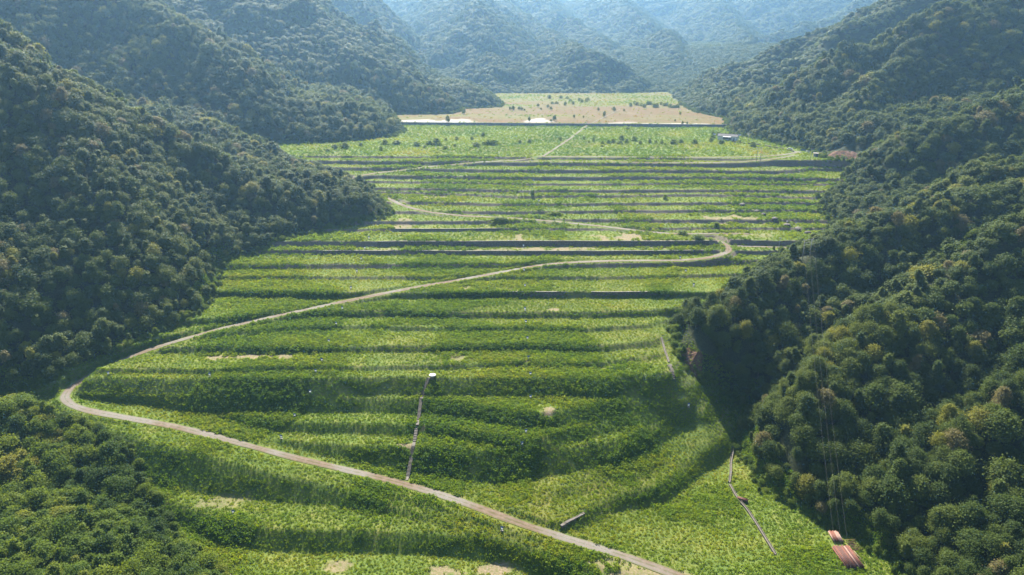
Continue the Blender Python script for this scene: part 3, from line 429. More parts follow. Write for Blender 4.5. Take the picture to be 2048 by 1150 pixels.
# ---------------------------------------------------------------- roads
ROAD_NAMES = {'main': ('dirt_road', 'pale dirt road zigzagging across the terraces'), 'upper': ('dirt_track', 'narrow dirt track climbing to the crest of the terraces'),
              'crest': ('crest_road', 'pale road running along the top edge of the terraces'), 'crest2': ('service_road', 'pale service road one step below the crest road'),
              'spur': ('side_track', 'short side track on a terrace beside the road bend'), 'spur2': ('bench_track', 'short track from the road bend towards the trees'),
              'house': ('house_road', 'road leading to the white house'), 'path': ('footpath', 'straight tan footpath crossing the valley floor')}
lift = .02
for nm, pts, hw in ROADS:
    P = np.array(pts); s = np.r_[0, np.cumsum(np.hypot(*np.diff(P[:, :2], axis=0).T))]
    t_ = np.arange(0, s[-1], 1.2); Q = np.stack([np.interp(t_, s, P[:, i]) for i in range(3)], -1)
    for _ in range(4): Q[1:-1] = (Q[:-2]+2*Q[1:-1]+Q[2:])/4
    T_ = np.gradient(Q[:, :2], axis=0); T_ /= np.linalg.norm(T_, axis=1)[:, None]+1e-9
    N_ = np.stack([-T_[:, 1], T_[:, 0]], -1)
    rows = []
    ac = np.linspace(-1, 1, 9)
    wv = hw*(.95+.3*fbm(t_, t_*0+3, 11., 3, 5))
    for a in ac:
        zc = Q[:, 2]+lift+.05*(1-a*a)
        rows.append(np.column_stack([Q[:, :2]+N_*(a*wv)[:, None], zc]))
    V_ = np.stack(rows, 1)
    me = mesh_np(ROAD_NAMES[nm][0], V_.reshape(-1, 3), grid_faces(len(t_), 9)[:, ::-1], M['road'], True)
    attr(me, 'across', np.tile((ac+1)/2, len(t_)))
    tag(link(bpy.data.objects.new(ROAD_NAMES[nm][0], me)), ROAD_NAMES[nm][1], None, None, 'structure')
    lift += .012

# ---------------------------------------------------------------- foliage meshes
def leaf_quads(C, N, size, r, fold=.25, aspect=1.5):
    """small folded leaf sprays (two triangles) centred at C facing N"""
    n = len(C)
    a = r.normal(size=(n, 3)); T1 = np.cross(N, a); T1 /= np.linalg.norm(T1, axis=1)[:, None]+1e-9
    T2 = np.cross(N, T1)
    s = size*(.6+.8*r.random(n))[:, None]
    A = C+T1*s*aspect*.5; B = C-T1*s*aspect*.5
    L_ = C+T2*s*.5-N*s*fold*r.random((n, 1)); R_ = C-T2*s*.5-N*s*fold*r.random((n, 1))
    V = np.stack([A, L_, B, R_], 1).reshape(-1, 3)
    i = np.arange(n)*4
    return V, np.stack([i, i+1, i+2, i+3], -1)

def crown_mesh(name, seed, w, h, base, lobes, leaves, size, mat, cone=0.0):
    """crown of many small leafy boughs spread through an uneven dome; w diameter, h height, base clear stem"""
    r = np.random.default_rng(seed)
    nb_ = lobes*5; per = max(5, leaves//nb_)
    q = r.random(nb_)**.8                                  # height fraction
    prof = (1-cone)*np.sqrt(np.maximum(.04, 1-np.abs(2*q-.72)**2.2*.62))+cone*(1.05-q)
    a = np.arange(nb_)*2.399+r.random(nb_)*.7
    ph = r.random(3)*6.28
    out = prof*(.80+.16*np.sin(2*a+ph[0])+.13*np.sin(3*a+ph[1]+q*4)+.10*np.sin(5*a+ph[2]))
    rad = w*.5*out*(.45+.55*np.sqrt(r.random(nb_)))
    C = np.stack([np.cos(a)*rad, np.sin(a)*rad, base+h*(.12+.86*q)], -1)
    C = np.concatenate([C, [[0, 0, base+h*.97]]]); nb_ += 1
    spread = w*.085*(.6+.9*r.random(nb_))
    P = np.repeat(C, per, 0)+r.normal(size=(nb_*per, 3))*np.repeat(spread, per)[:, None]*np.array([1.15, 1.15, .62])
    mid = np.array([0, 0, base+h*.35])
    N = (P-mid); N /= np.linalg.norm(N, axis=1)[:, None]+1e-9
    N = N*.55+r.normal(size=N.shape)*.5+np.array([0, 0, .55]); N /= np.linalg.norm(N, axis=1)[:, None]
    V, F = leaf_quads(P, N, size, r)
    return mesh_np(name, V, F, mat)

def trunk_mesh(name, seed, h, r0, top):
    r = np.random.default_rng(seed); V = []; F = []
    def tube(pts, rads, k=6):
        b = len(V)
        for (p, q) in zip(pts, rads):
            for j in range(k):
                a = j/k*2*math.pi; V.append((p[0]+math.cos(a)*q, p[1]+math.sin(a)*q, p[2]))
        for i in range(len(pts)-1):
            for j in range(k):
                F.append((b+i*k+j, b+i*k+(j+1) % k, b+(i+1)*k+(j+1) % k, b+(i+1)*k+j))
    lean = r.normal(size=2)*.04*h
    tp = [(lean[0]*t*t, lean[1]*t*t, -.6+t*(top+.6)) for t in (0, .25, .5, .75, 1)]
    tube(tp, [r0*1.35, r0, r0*.85, r0*.62, r0*.3])
    for i in range(5):
        a = i*2.4+r.random(); z0 = top*(.35+.5*r.random()); L = h*(.18+.12*r.random())
        s0 = (lean[0]*(z0/top)**2, lean[1]*(z0/top)**2, z0)
        tube([s0, (s0[0]+math.cos(a)*L*.5, s0[1]+math.sin(a)*L*.5, z0+L*.45), (s0[0]+math.cos(a)*L, s0[1]+math.sin(a)*L, z0+L*.8)], [r0*.45, r0*.3, r0*.12], 5)
    return mesh_np(name, V, F, M['bark'], True)

def clump_mesh(name, seed, leaves, w, h, size, mat, upright=.5):
    r = np.random.default_rng(seed)
    a = r.random(leaves)*2*math.pi; q = np.sqrt(r.random(leaves))*w*.5
    x = np.cos(a)*q; y = np.sin(a)*q
    z = h*(1-(q/(w*.5))**2*.75)*(.35+.65*r.random(leaves))
    N = np.stack([x/w*1.6, y/w*1.6, np.full(leaves, .75)], -1)+r.normal(size=(leaves, 3))*upright
    N /= np.linalg.norm(N, axis=1)[:, None]
    V, F = leaf_quads(np.stack([x, y, z], -1), N, size, r)
    return mesh_np(name, V, F, mat)

def source_collection(name, meshes):
    c = bpy.data.collections.new(name)
    for i, me in enumerate(meshes):
        o = bpy.data.objects.new('%s_%02d' % (name, i), me); c.objects.link(o)
    return c

def scatter(name, coll, P, rot, scl, idx, tint, label, cat=None):
    n = len(P)
    me = bpy.data.meshes.new(name); me.vertices.add(n); me.vertices.foreach_set('co', np.asarray(P, np.float32).ravel())
    a = me.attributes.new('rot', 'FLOAT_VECTOR', 'POINT'); a.data.foreach_set('vector', np.asarray(rot, np.float32).ravel())
    a = me.attributes.new('scl', 'FLOAT_VECTOR', 'POINT'); a.data.foreach_set('vector', np.asarray(scl, np.float32).ravel())
    a = me.attributes.new('pick', 'INT', 'POINT'); a.data.foreach_set('value', np.asarray(idx, np.int32))
    attr(me, 'tint', tint)
    o = link(bpy.data.objects.new(name, me))
    ng = bpy.data.node_groups.new(name, 'GeometryNodeTree')
    ng.interface.new_socket('Geometry', in_out='INPUT', socket_type='NodeSocketGeometry')
    ng.interface.new_socket('Geometry', in_out='OUTPUT', socket_type='NodeSocketGeometry')
    N = ng.nodes; L = ng.links
    gi = N.new('NodeGroupInput'); go = N.new('NodeGroupOutput')
    ci = N.new('GeometryNodeCollectionInfo'); ci.inputs['Collection'].default_value = coll
    ci.inputs['Separate Children'].default_value = True; ci.inputs['Reset Children'].default_value = True
    ip = N.new('GeometryNodeInstanceOnPoints'); ip.inputs['Pick Instance'].default_value = True
    def na(nm, dt):
        q = N.new('GeometryNodeInputNamedAttribute'); q.data_type = dt; q.inputs['Name'].default_value = nm; return q.outputs['Attribute']
    er = N.new('FunctionNodeEulerToRotation'); L.new(na('rot', 'FLOAT_VECTOR'), er.inputs[0])
    L.new(gi.outputs[0], ip.inputs['Points']); L.new(ci.outputs[0], ip.inputs['Instance'])
    L.new(na('pick', 'INT'), ip.inputs['Instance Index']); L.new(er.outputs[0], ip.inputs['Rotation']); L.new(na('scl', 'FLOAT_VECTOR'), ip.inputs['Scale'])
    L.new(ip.outputs[0], go.inputs[0])
    md = o.modifiers.new('scatter', 'NODES'); md.node_group = ng
    tag(o, label, cat, None, 'stuff')
    return o

def project(P):
    """picture position in a 2048 x 1150 frame and range, used to leave out what no nearby viewpoint could see"""
    P = np.asarray(P); x = P[:, 0]; y = P[:, 1]; z = P[:, 2]-150
    c, s = math.cos(R(20)), math.sin(R(20))
    dep = y*c-z*s; up = y*s+z*c
    dep = np.maximum(dep, 1)
    return 1024+1365*x/dep, 575-1365*up/dep, np.sqrt(x*x+y*y+z*z), dep

def sees(P, lift, steps=48, slack=0.0):
    """coarse sight-line test over the ground"""
    ok = np.ones(len(P), bool)
    x = P[:, 0]; y = P[:, 1]; z = P[:, 2]+lift
    for t in np.linspace(.12, .97, steps):
        g = ground_fast(x*t, y*t)
        ok &= (150+(z-150)*t) > g-slack
    return ok

# one look-up grid of the whole ground for the sight-line tests and tree feet
LX0, LY0, LD = -2600.0, -90.0, 11.0
lx = np.arange(LX0, 2601, LD); ly = np.arange(LY0, 4050, LD)
LX, LY = np.meshgrid(lx, ly)
LT, LIN, LDD = terrain(LX, LY)
def ground_fast(x, y): return lerp_grid(LT, LX0, LY0, LD, LD, x, y)

# ---------------------------------------------------------------- woods
TREE_NEAR = []; TRUNK_NEAR = []
SHAPES = ['round', 'broad', 'domed', 'tall', 'bushy', 'slender', 'uneven']
spec = [(8.2, 7.2, 1.6, 22, .0), (9.6, 6.6, 1.8, 28, .0), (7.4, 7.0, 1.4, 18, .1), (6.4, 9.0, 1.6, 20, .35), (5.6, 4.6, .5, 14, .0), (4.4, 9.4, 1.0, 18, .6), (8.6, 8.4, 1.2, 24, .2)]
for i, (w, h, b, lb, cn) in enumerate(spec):
    TREE_NEAR.append(crown_mesh('crown_near_%d' % i, 100+i, w, h, b, lb, 4200, .33, M['tree_leaf'], cn))
    TRUNK_NEAR.append(trunk_mesh('trunk_%d' % i, 200+i, h+b, .17+.02*w*.5, b+h*.72))
TREE_MID = [crown_mesh('crown_mid_%d' % i, 300+i, w, h+b*.6, 0, lb, 1300, .58, M['tree_leaf'], cn) for i, (w, h, b, lb, cn) in enumerate(spec)]
TREE_FAR = [crown_mesh('crown_far_%d' % i, 400+i, w, h, 0, 8, 380, 1.05, M['tree_leaf'], cn) for i, (w, h, b, lb, cn) in enumerate(spec[:5])]
SCRUB = [crown_mesh('scrub_%d' % i, 500+i, w, h, 0, lb, 2000, .3, M['scrub_leaf'], cn) for i, (w, h, lb, cn) in enumerate([(5.2, 4.2, 8, 0), (4.2, 3.4, 7, 0), (6.2, 4.4, 10, 0), (3.2, 4.8, 6, .3)])]

def jitter_points(x0, x1, y0, y1, s):
    xs = np.arange(x0, x1, s); ys = np.arange(y0, y1, s)
    X, Y = np.meshgrid(xs, ys); X = X+(rng.random(X.shape)-.5)*s*.95; Y = Y+(rng.random(Y.shape)-.5)*s*.95
    return X.ravel(), Y.ravel()

def wood_points(x0, x1, y0, y1, s, rmin, rmax):
    X, Y = jitter_points(x0, x1, y0, y1, s)
    Rg = np.hypot(np.hypot(X, Y), 80)
    k = (Rg >= rmin) & (Rg < rmax); X, Y = X[k], Y[k]
    T_, ins_, d_ = terrain(X, Y)
    k = (~ins_) & (d_ > 1.8) & (seg_dist(X, Y, ROADS[0][1])[0] > 6.0)
    for cut in CUTS:
        k &= seg_dist(X, Y, cut[:-1])[0] > cut[-1][0]*.8
    for q in POLES: k &= np.hypot(X-q[0], Y-q[1]+2) > 6
    k &= np.hypot(X-HOUSE[1][0], Y-HOUSE[1][1]) > 16
    k &= np.hypot(X-HUT[0], Y-HUT[1]+2) > 6
    X, Y, T_, d_ = X[k], Y[k], T_[k], d_[k]
    P = np.stack([X, Y, T_], -1)
    u, v, rg, dep = project(P+np.array([0, 0, 5.]))
    k = (u > -260) & (u < 2310) & (v > -170) & (v < 1420)
    P, d_, rg = P[k], d_[k], rg[k]
    k = sees(P, 9., 44, 1.0+.004*rg.max())
    return P[k], d_[k], rg[k]

def tree_tint(P):
    n = len(P)
    t = .34+fbm(P[:, 0], P[:, 1], 55., 3, 7)*.22+(rng.random(n)-.5)*.34
    k = rng.random(n)
    t = np.where(k < .05, .80+.08*rng.random(n), t)
    t = np.where((k > .05) & (k < .09), .97+.03*rng.random(n), t)
    return np.clip(t, 0, 1)

parts = []
for (sp, r0, r1_, far) in ((4.1, 0, 330, 0), (4.4, 330, 560, 1), (5.4, 560, 900, 1), (6.2, 900, 1350, 2), (7.4, 1350, 2100, 2), (10.0, 2100, 4000, 2)):
    ext = r1_*1.05
    P, d_, rg = wood_points(max(-2500, -ext), min(2500, ext), max(60, r0*.3), min(3950, r1_), sp, r0, r1_)
    parts.append((sp, far, P, d_, rg))
    print('wood', sp, len(P))

near_P = []; near_scale = []; near_idx = []; near_tint = []
def side(P): return np.where(P[:, 0] < 0, 0, 1)
coll_mid = source_collection('mid_tree', TREE_MID); coll_far = source_collection('far_tree', TREE_FAR)
coll_near = source_collection('near_tree', TREE_NEAR); coll_scrub = source_collection('scrub', SCRUB)

def put(name, coll, nvar, P, sc, tint, label, idx=None, lean=0.0, flat_=1.0):
    n = len(P)
    e_ = 9.0
    rot = np.stack([rng.normal(size=n)*.06, rng.normal(size=n)*.06, rng.random(n)*6.283], -1)
    if lean:
        # crowns of a closed canopy tip out with the slope they stand on
        gx_ = (ground_fast(P[:, 0]+e_, P[:, 1])-ground_fast(P[:, 0]-e_, P[:, 1]))/(2*e_); gy_ = (ground_fast(P[:, 0], P[:, 1]+e_)-ground_fast(P[:, 0], P[:, 1]-e_))/(2*e_)
        rot = np.stack([np.arctan(gy_)*lean, -np.arctan(gx_)*lean, np.zeros(n)], -1)+rng.normal(size=(n, 3))*.08
    s = np.stack([sc*(.9+.2*rng.random(n)), sc*(.9+.2*rng.random(n)), sc*(.85+.35*rng.random(n))*flat_], -1)
    return scatter(name, coll, P, rot, s, idx if idx is not None else rng.integers(0, nvar, n), tint, label)

sp, far, P, d_, rg = parts[0]
n = len(P)
sc = np.where(P[:, 0] < 0, (.55+.35*rng.random(n)), .62+.5*rng.random(n))*np.clip(.6+d_/25, .6, 1)
q_ = rng.random(n); sc *= np.where(q_ < .3, .55, np.where(q_ > .93, 1.3, 1))
idx = rng.choice(7, n, p=[.2, .14, .17, .17, .12, .09, .11]); tint = tree_tint(P)
NEAR = dict(P=P, sc=sc, idx=idx, tint=tint, rg=rg)

# scrub on the wooded bank at the lower left
X, Y = jitter_points(-320, -40, 70, 262, 3.4)
k = in_poly(X, Y, BANK); X, Y = X[k], Y[k]
u, v, rgb, _ = project(np.stack([X, Y, valley(X, Y)], -1))
k = (u > -300) & (v < 1450); X, Y, rgb = X[k], Y[k], rgb[k]
db, _ = seg_dist(X, Y, BANK[:-3])
BP = np.stack([X, Y, valley(X, Y)-.3], -1); nb = len(BP)
bsc = (.75+.7*rng.random(nb))*np.clip(.55+db/14, .55, 1.0)
bt = np.clip(.55+fbm(X, Y, 30., 3, 8)*.5+(rng.random(nb)-.5)*.65, 0, 1)

bidx = rng.integers(0, 4, nb)
for (sp, far, P, d_, rg), nm, lab in zip(parts[1:], ('forest',)*5,
        ('dense forest on the slopes beside the middle terraces', 'dense forest on the hills beside the valley floor', 'hazy forest on the hills at the end of the valley floor', 'pale blue forest on the mountains behind the valley floor', 'faint forest on the farthest misty mountain range')):
    n = len(P)
    sc = (.62+.62*rng.random(n)**1.4)*(sp/4.9 if far == 1 else sp/6.0)
    put(nm, coll_far if far == 2 else coll_mid, 5 if far == 2 else 7, P, sc*np.clip(.5+d_/20, .5, 1), tree_tint(P) if far == 1 else (.36+(tree_tint(P)-.36)*.15), lab, lean=.75, flat_=.5 if far == 2 else .75)

# ---------------------------------------------------------------- weeds on the terraces
WEED = [clump_mesh('weed_%d' % i, 600+i, lv, w, h, s, M['weed_leaf'], up) for i, (lv, w, h, s, up) in enumerate([(26, 1.7, .8, .34, .5), (22, 1.5, .55, .3, .6), (30, 2.0, 1.05, .4, .45), (20, 1.5, .5, .26, .9), (24, 1.4, .7, .24, 1.0), (34, 2.4, 1.3, .42, .5)])]
coll_weed = source_collection('weed', WEED)
dzdy = np.abs(np.gradient(FT, FDY, axis=0)); dzdx = np.abs(np.gradient(FT, FDX, axis=1))
FSL = np.hypot(dzdy, dzdx)
def weeds(x0, x1, y0, y1, s, size, steep=False):
    X, Y = jitter_points(x0, x1, y0, y1, s)
    k = ((fine(FINS.astype(float), X, Y) > .4) | (fine(FDD, X, Y) < 7)) & (fine(FRD, X, Y) > .35)
    if steep: k &= fine(FSL, X, Y) > .8
    X, Y = X[k], Y[k]
    z = fine(FT, X, Y); P = np.stack([X, Y, z], -1)
    u, v, rg, _ = project(P); k = (u > -150) & (u < 2200) & (v < 1330)
    P = P[k]; X, Y = P[:, 0], P[:, 1]; n = len(P)
    br = fine(FBARE, X, Y); sl = fine(FSL, X, Y)
    keep = rng.random(n) > br*1.1
    # upper risers are stony
    keep &= seg_dist(X, Y, STAIR)[0] > .95
    for ch_ in CHANNELS: keep &= seg_dist(X, Y, ch_)[0] > .75
    keep &= ~((X > PILE_A2[1][0]-.2) & (X < PILE_A2[0][0]+6.0) & (Y > PILE_A[0][1]-.3) & (Y < PILE_B[1][1]+.3) & (rng.random(n) < .85))
    keep &= ~((sl > .45) & (Y > 262) & (Y <= 372) & (rng.random(n) < .05+fbm(X, Y, 18., 2, 16)*.9))
    keep &= ~((sl > .45) & (Y > 372) & (rng.random(n) < .62+fbm(X, Y, 22., 2, 12)*.9))
    P, X, Y, sl = P[keep], X[keep], Y[keep], sl[keep]; n = len(P)
    lush = fbm(X, Y, 26., 3, 13)
    sc = size*(.7+.5*rng.random(n))*(1+lush*.55)
    dryness = np.clip(fbm(X*.3, Y, 15., 3, 14)*.8+fbm(X, Y, 45., 3, 18)*.5, -.4, .5)
    tint = np.clip(.55-.22*(sl > .4)+dryness*.34-lush*.14+(rng.random(n)-.5)*.28, 0, 1)
    idx = np.where(lush > .12, rng.choice([0, 2, 5], n), rng.choice([1, 3, 4, 0], n))
    return P, sc, tint, idx
W = [weeds(-230, 190, 90, 262, .95, .86), weeds(-230, 200, 262, 372, 1.1, .84), weeds(-250, 260, 372, 545, 1.7, 1.0), weeds(-200, 150, 120, 345, .62, 1.0, True)]
P = np.concatenate([w[0] for w in W]); print('weeds', len(P))
put('weeds', coll_weed, 6, P, np.concatenate([w[1] for w in W]), np.concatenate([w[2] for w in W]), 'green weeds and grass covering the terraces', np.concatenate([w[3] for w in W]))
# shrubs along the edge of the woods
C_ = np.array(VALLEY[2:-4]); s_ = np.r_[0, np.cumsum(np.hypot(*np.diff(C_, axis=0).T))]
q_ = np.arange(0, s_[-1], .9); X = np.interp(q_, s_, C_[:, 0])+rng.normal(size=len(q_))*1.5; Y = np.interp(q_, s_, C_[:, 1])+rng.normal(size=len(q_))*1.5
k = (Y < 1000) & (seg_dist(X, Y, ROADS[0][1])[0] > 5)
for nm_, pts_, hw_ in ROADS[1:]: k &= seg_dist(X, Y, pts_)[0] > hw_+2.5
X, Y = X[k], Y[k]; n = len(X)
put('undergrowth', coll_scrub, 4, np.stack([X, Y, height(X, Y)-.3], -1), .28+.38*rng.random(n)**1.5, np.clip(.3+.4*rng.random(n), 0, 1), 'low shrubs along the foot of the wooded slopes')
# grass tufts of the flat floor
X, Y = jitter_points(-330, 330, 545, 1200, 2.7)
k = (flat(PINS.astype(float), X, Y) > .9) & (flat(PSAND, X, Y) < .3) & (flat(PRD, X, Y) > .9); X, Y = X[k], Y[k]
dr = flat(PDRY, X, Y); n = len(X)
k = rng.random(n) > np.clip(dr*1.5, 0, .97); X, Y, dr = X[k], Y[k], dr[k]; n = len(X)
P = np.stack([X, Y, flat(PT, X, Y)], -1); print('tufts', n)
put('grass', coll_weed, 6, P, .75+.75*rng.random(n), np.clip(.5+dr*.4+fbm(X, Y, 40., 3, 15)*.5+(rng.random(n)-.5)*.25, 0, 1), 'rough grass on the flat valley floor')

# ---------------------------------------------------------------- solid shapes
class MB:
    """collects boxes, tubes and lathed shapes into one mesh"""
    def __init__(self): self.v = []; self.f = []
    def box(self, c, s, rz=0.0, taper=1.0, rx=0.0):
        b = len(self.v); ca, sa = math.cos(rz), math.sin(rz); cx, sx = math.cos(rx), math.sin(rx)
        for z in (-.5, .5):
            k = taper if z > 0 else 1.0
            for x, y in ((-.5, -.5), (.5, -.5), (.5, .5), (-.5, .5)):
                X_, Y_, Z_ = x*s[0]*k, y*s[1]*k, z*s[2]
                Y_, Z_ = Y_*cx-Z_*sx, Y_*sx+Z_*cx
                self.v.append((c[0]+X_*ca-Y_*sa, c[1]+X_*sa+Y_*ca, c[2]+Z_))
        for q in ((3, 2, 1, 0), (4, 5, 6, 7), (0, 1, 5, 4), (1, 2, 6, 5), (2, 3, 7, 6), (3, 0, 4, 7)):
            self.f.append(tuple(b+i for i in q))
        return self
    def tube(self, a, b_, r0, r1=None, k=8, hollow=None):
        a = np.array(a, float); b_ = np.array(b_, float); r1 = r0 if r1 is None else r1
        d = b_-a; d /= np.linalg.norm(d)+1e-9
        u = np.cross(d, (0, 0, 1) if abs(d[2]) < .9 else (1, 0, 0)); u /= np.linalg.norm(u); w = np.cross(d, u)
        s = len(self.v)
        rings = [(a, r0), (b_, r1)]
        if hollow: rings += [(b_, r1*hollow), (a, r0*hollow)]
        for (p, r) in rings:
            for j in range(k):
                t = j/k*2*math.pi; q = p+u*math.cos(t)*r+w*math.sin(t)*r; self.v.append(tuple(q))
        m = len(rings)
        for i in range(m if hollow else 1):
            for j in range(k):
                i2 = (i+1) % m
                self.f.append((s+i*k+j, s+i2*k+j, s+i2*k+(j+1) % k, s+i*k+(j+1) % k))
        if not hollow:
            self.f.append(tuple(s+j for j in range(k))); self.f.append(tuple(s+k+j for j in reversed(range(k))))
        return self
    def lathe(self, c, prof, k=20):
        s = len(self.v)
        for (r, z) in prof:
            for j in range(k):
                t = j/k*2*math.pi; self.v.append((c[0]+math.cos(t)*r, c[1]+math.sin(t)*r, c[2]+z))
        for i in range(len(prof)-1):
            for j in range(k):
                self.f.append((s+i*k+j, s+i*k+(j+1) % k, s+(i+1)*k+(j+1) % k, s+(i+1)*k+j))
        self.f.append(tuple(s+j for j in reversed(range(k)))); self.f.append(tuple(s+(len(prof)-1)*k+j for j in range(k)))
        return self
    def mesh(self, name, mat, smooth=False):
        me = bpy.data.meshes.new(name); me.from_pydata([tuple(map(float, q)) for q in self.v], [], self.f); me.update()
        if smooth: me.polygons.foreach_set('use_smooth', [True]*len(me.polygons))
        me.materials.append(mat); return me
    def build(self, name, mat, parent=None, smooth=False):
        return link(bpy.data.objects.new(name, self.mesh(name, mat, smooth)), parent)

def plain(name, c0, c1, scale=2.0, rough=.8, spec=.3, metal=0.0, bump=.0):
    t = NT(name); g = t.n('ShaderNodeTexCoord'); nz = t.noise(scale, 5, .62, g.outputs['Object'])
    c = t.ramp(nz.outputs['Fac'], [(.3, c0), (.7, c1)]).outputs['Color']
    return t.finish(t.bsdf(c, rough, spec, metal, bump=nz.outputs['Fac'] if bump else None, bump_strength=bump, bump_dist=.08))
M['concrete'] = plain('concrete', (.075, .066, .055), (.145, .13, .112), 1.2, .85, .2, bump=.3)
M['pale_concrete'] = plain('pale_concrete', (.17, .15, .125), (.29, .26, .225), 1.5, .85, .2, bump=.3)
M['white'] = plain('white_paint', (.55, .55, .53), (.66, .66, .64), 1.0, .6, .3)
M['white_panel'] = plain('white_metal', (.50, .51, .52), (.60, .60, .60), 3, .45, .4)
M['blue'] = plain('blue_panel', (.05, .09, .15), (.09, .14, .21), 2, .45, .4)
M['dark_tile'] = plain('dark_roof', (.05, .05, .055), (.11, .105, .10), 3, .8, .2, bump=.3)
M['glass'] = plain('window_glass', (.02, .025, .03), (.05, .055, .06), 1, .12, .5)
M['steel'] = plain('galvanised', (.22, .225, .23), (.32, .325, .33), 4, .5, .5)
M['pole'] = plain('pole_concrete', (.24, .235, .22), (.34, .33, .32), 2, .8, .2)
M['insulator'] = plain('insulator', (.45, .46, .48), (.60, .61, .62), 5, .3, .5)
M['wire'] = plain('wire', (.05, .05, .055), (.09, .09, .095), 5, .5, .5)
M['tyre'] = plain('tyre', (.02, .02, .02), (.035, .035, .035), 8, .8, .2)
M['lamp'] = plain('lamp_glass', (.55, .05, .04), (.65, .10, .08), 8, .3, .5)
M['rust'] = plain('rust_pipe', (.095, .028, .016), (.165, .058, .035), .9, .7, .35, bump=.2)
M['rust_pink'] = plain('pale_pipe', (.19, .10, .075), (.26, .16, .13), .9, .6, .4, bump=.2)
M['rust_dark'] = plain('dark_pipe', (.06, .024, .02), (.11, .048, .036), .9, .75, .3, bump=.2)
M['timber'] = plain('yellow_timber', (.24, .17, .06), (.33, .25, .10), 3, .8, .2)
M['boulder'] = plain('boulder_stone', (.07, .06, .055), (.17, .15, .135), 1.3, .9, .2, bump=.6)

def stone_material(name, c0, c1, mortar, sx, sy):
    """coursed rubble: colour of every stone, recessed joints as fine relief"""
    t = NT(name); uv = t.attr('uvw'); 
    a = t.attr('su').outputs['Fac']; b = t.attr('sv').outputs['Fac']
    cb = t.n('ShaderNodeCombineXYZ'); t.l(a, cb.inputs[0]); t.l(b, cb.inputs[1])
    vo = t.n('ShaderNodeTexVoronoi'); vo.inputs['Scale'].default_value = 1.0/sx; t.l(cb.outputs[0], vo.inputs['Vector'])
    ve = t.n('ShaderNodeTexVoronoi'); ve.feature = 'DISTANCE_TO_EDGE'; ve.inputs['Scale'].default_value = 1.0/sx; t.l(cb.outputs[0], ve.inputs['Vector'])
    sp = t.n('ShaderNodeSeparateColor'); t.l(vo.outputs['Color'], sp.inputs[0])
    nz = t.noise(.35, 4, .6, t.pos())
    c = t.ramp(sp.outputs[0], [(0, c0), (1, c1)]).outputs['Color']
    j = t.ramp(ve.outputs['Distance'], [(.02, (1, 1, 1)), (.10, (0, 0, 0))]).outputs['Color']
    c = t.mix(j, c, mortar)
    c = t.mix(t.math('MULTIPLY', nz.outputs['Fac'], .55), c, (.075, .075, .05))
    return t.finish(t.bsdf(c, .9, .15, bump=ve.outputs['Distance'], bump_strength=.6, bump_dist=.15))
M['wall_stone'] = stone_material('wall_stone', (.10, .082, .072), (.22, .18, .155), (.05, .045, .04), .55, .4)
M['wall_grey'] = stone_material('wall_grey', (.15, .15, .155), (.26, .26, .27), (.07, .07, .07), .8, .6)

def strip_wall(name, top, zfoot, batter, thick, mat, parent, rough=.08, nz=6):
    """wall face swept along top points (x,y,z): front towards the viewer, leaning back by batter; rough uneven stones"""
    P = np.array(top, float); s = np.r_[0, np.cumsum(np.hypot(*np.diff(P[:, :2], axis=0).T))]
    t_ = np.arange(0, s[-1]+.01, .8); Q = np.stack([np.interp(t_, s, P[:, i]) for i in range(3)], -1); zf = np.interp(t_, s, zfoot)
    d = np.gradient(Q[:, :2], axis=0); d /= np.linalg.norm(d, axis=1)[:, None]; nrm = np.stack([d[:, 1], -d[:, 0]], -1)
    if nrm[:, 1].mean() > 0: nrm = -nrm
    cols = []
    for k in range(nz+1):
        f_ = k/nz; z = Q[:, 2]*(1-f_)+zf*f_
        off = (Q[:, 2]-z)*batter+(vnoise(t_*1.3, np.full(len(t_), k*3.7), 5)-.5)*rough*2
        cols.append(np.column_stack([Q[:, :2]+nrm*off[:, None], z]))
    cols.insert(0, np.column_stack([Q[:, :2]-nrm*thick, Q[:, 2]]))
    cols.insert(0, np.column_stack([Q[:, :2]-nrm*thick, zf]))
    V_ = np.stack(cols, 1); m = V_.shape[1]
    F = grid_faces(len(t_), m)
    caps = [tuple(range(m)), tuple((len(t_)-1)*m+i for i in reversed(range(m)))]
    me = bpy.data.meshes.new(name); me.from_pydata(V_.reshape(-1, 3).tolist(), [], F[:, ::-1].tolist()+caps); me.update(); me.materials.append(mat)
    attr(me, 'su', np.repeat(t_, m)); attr(me, 'sv', np.abs(V_[:, :, 2]-Q[:, 2:3]).ravel()*1.3)
    return link(bpy.data.objects.new(name, me), parent), Q, nrm

def edge_line(k, x0, x1, step=2.0):
    xs = np.arange(x0, x1+.1, step); out = []; zf = []
    for x in xs:
        e = EDGES[k]; y = np.interp(x, [q[0] for q in e], [q[1] for q in e])
        z = np.interp(x, [q[0] for q in e], [q[2] for q in e]); n_ = EDGES[k+1]
        # the built ground is slightly wavy: follow it
        w = float(fbm(np.array([x]), np.array([y]), 34., 3, 5)[0]*1.3)
        out.append((x, y-w, z)); zf.append(np.interp(x, [q[0] for q in n_], [q[2] for q in n_])-.4)
    return out, zf

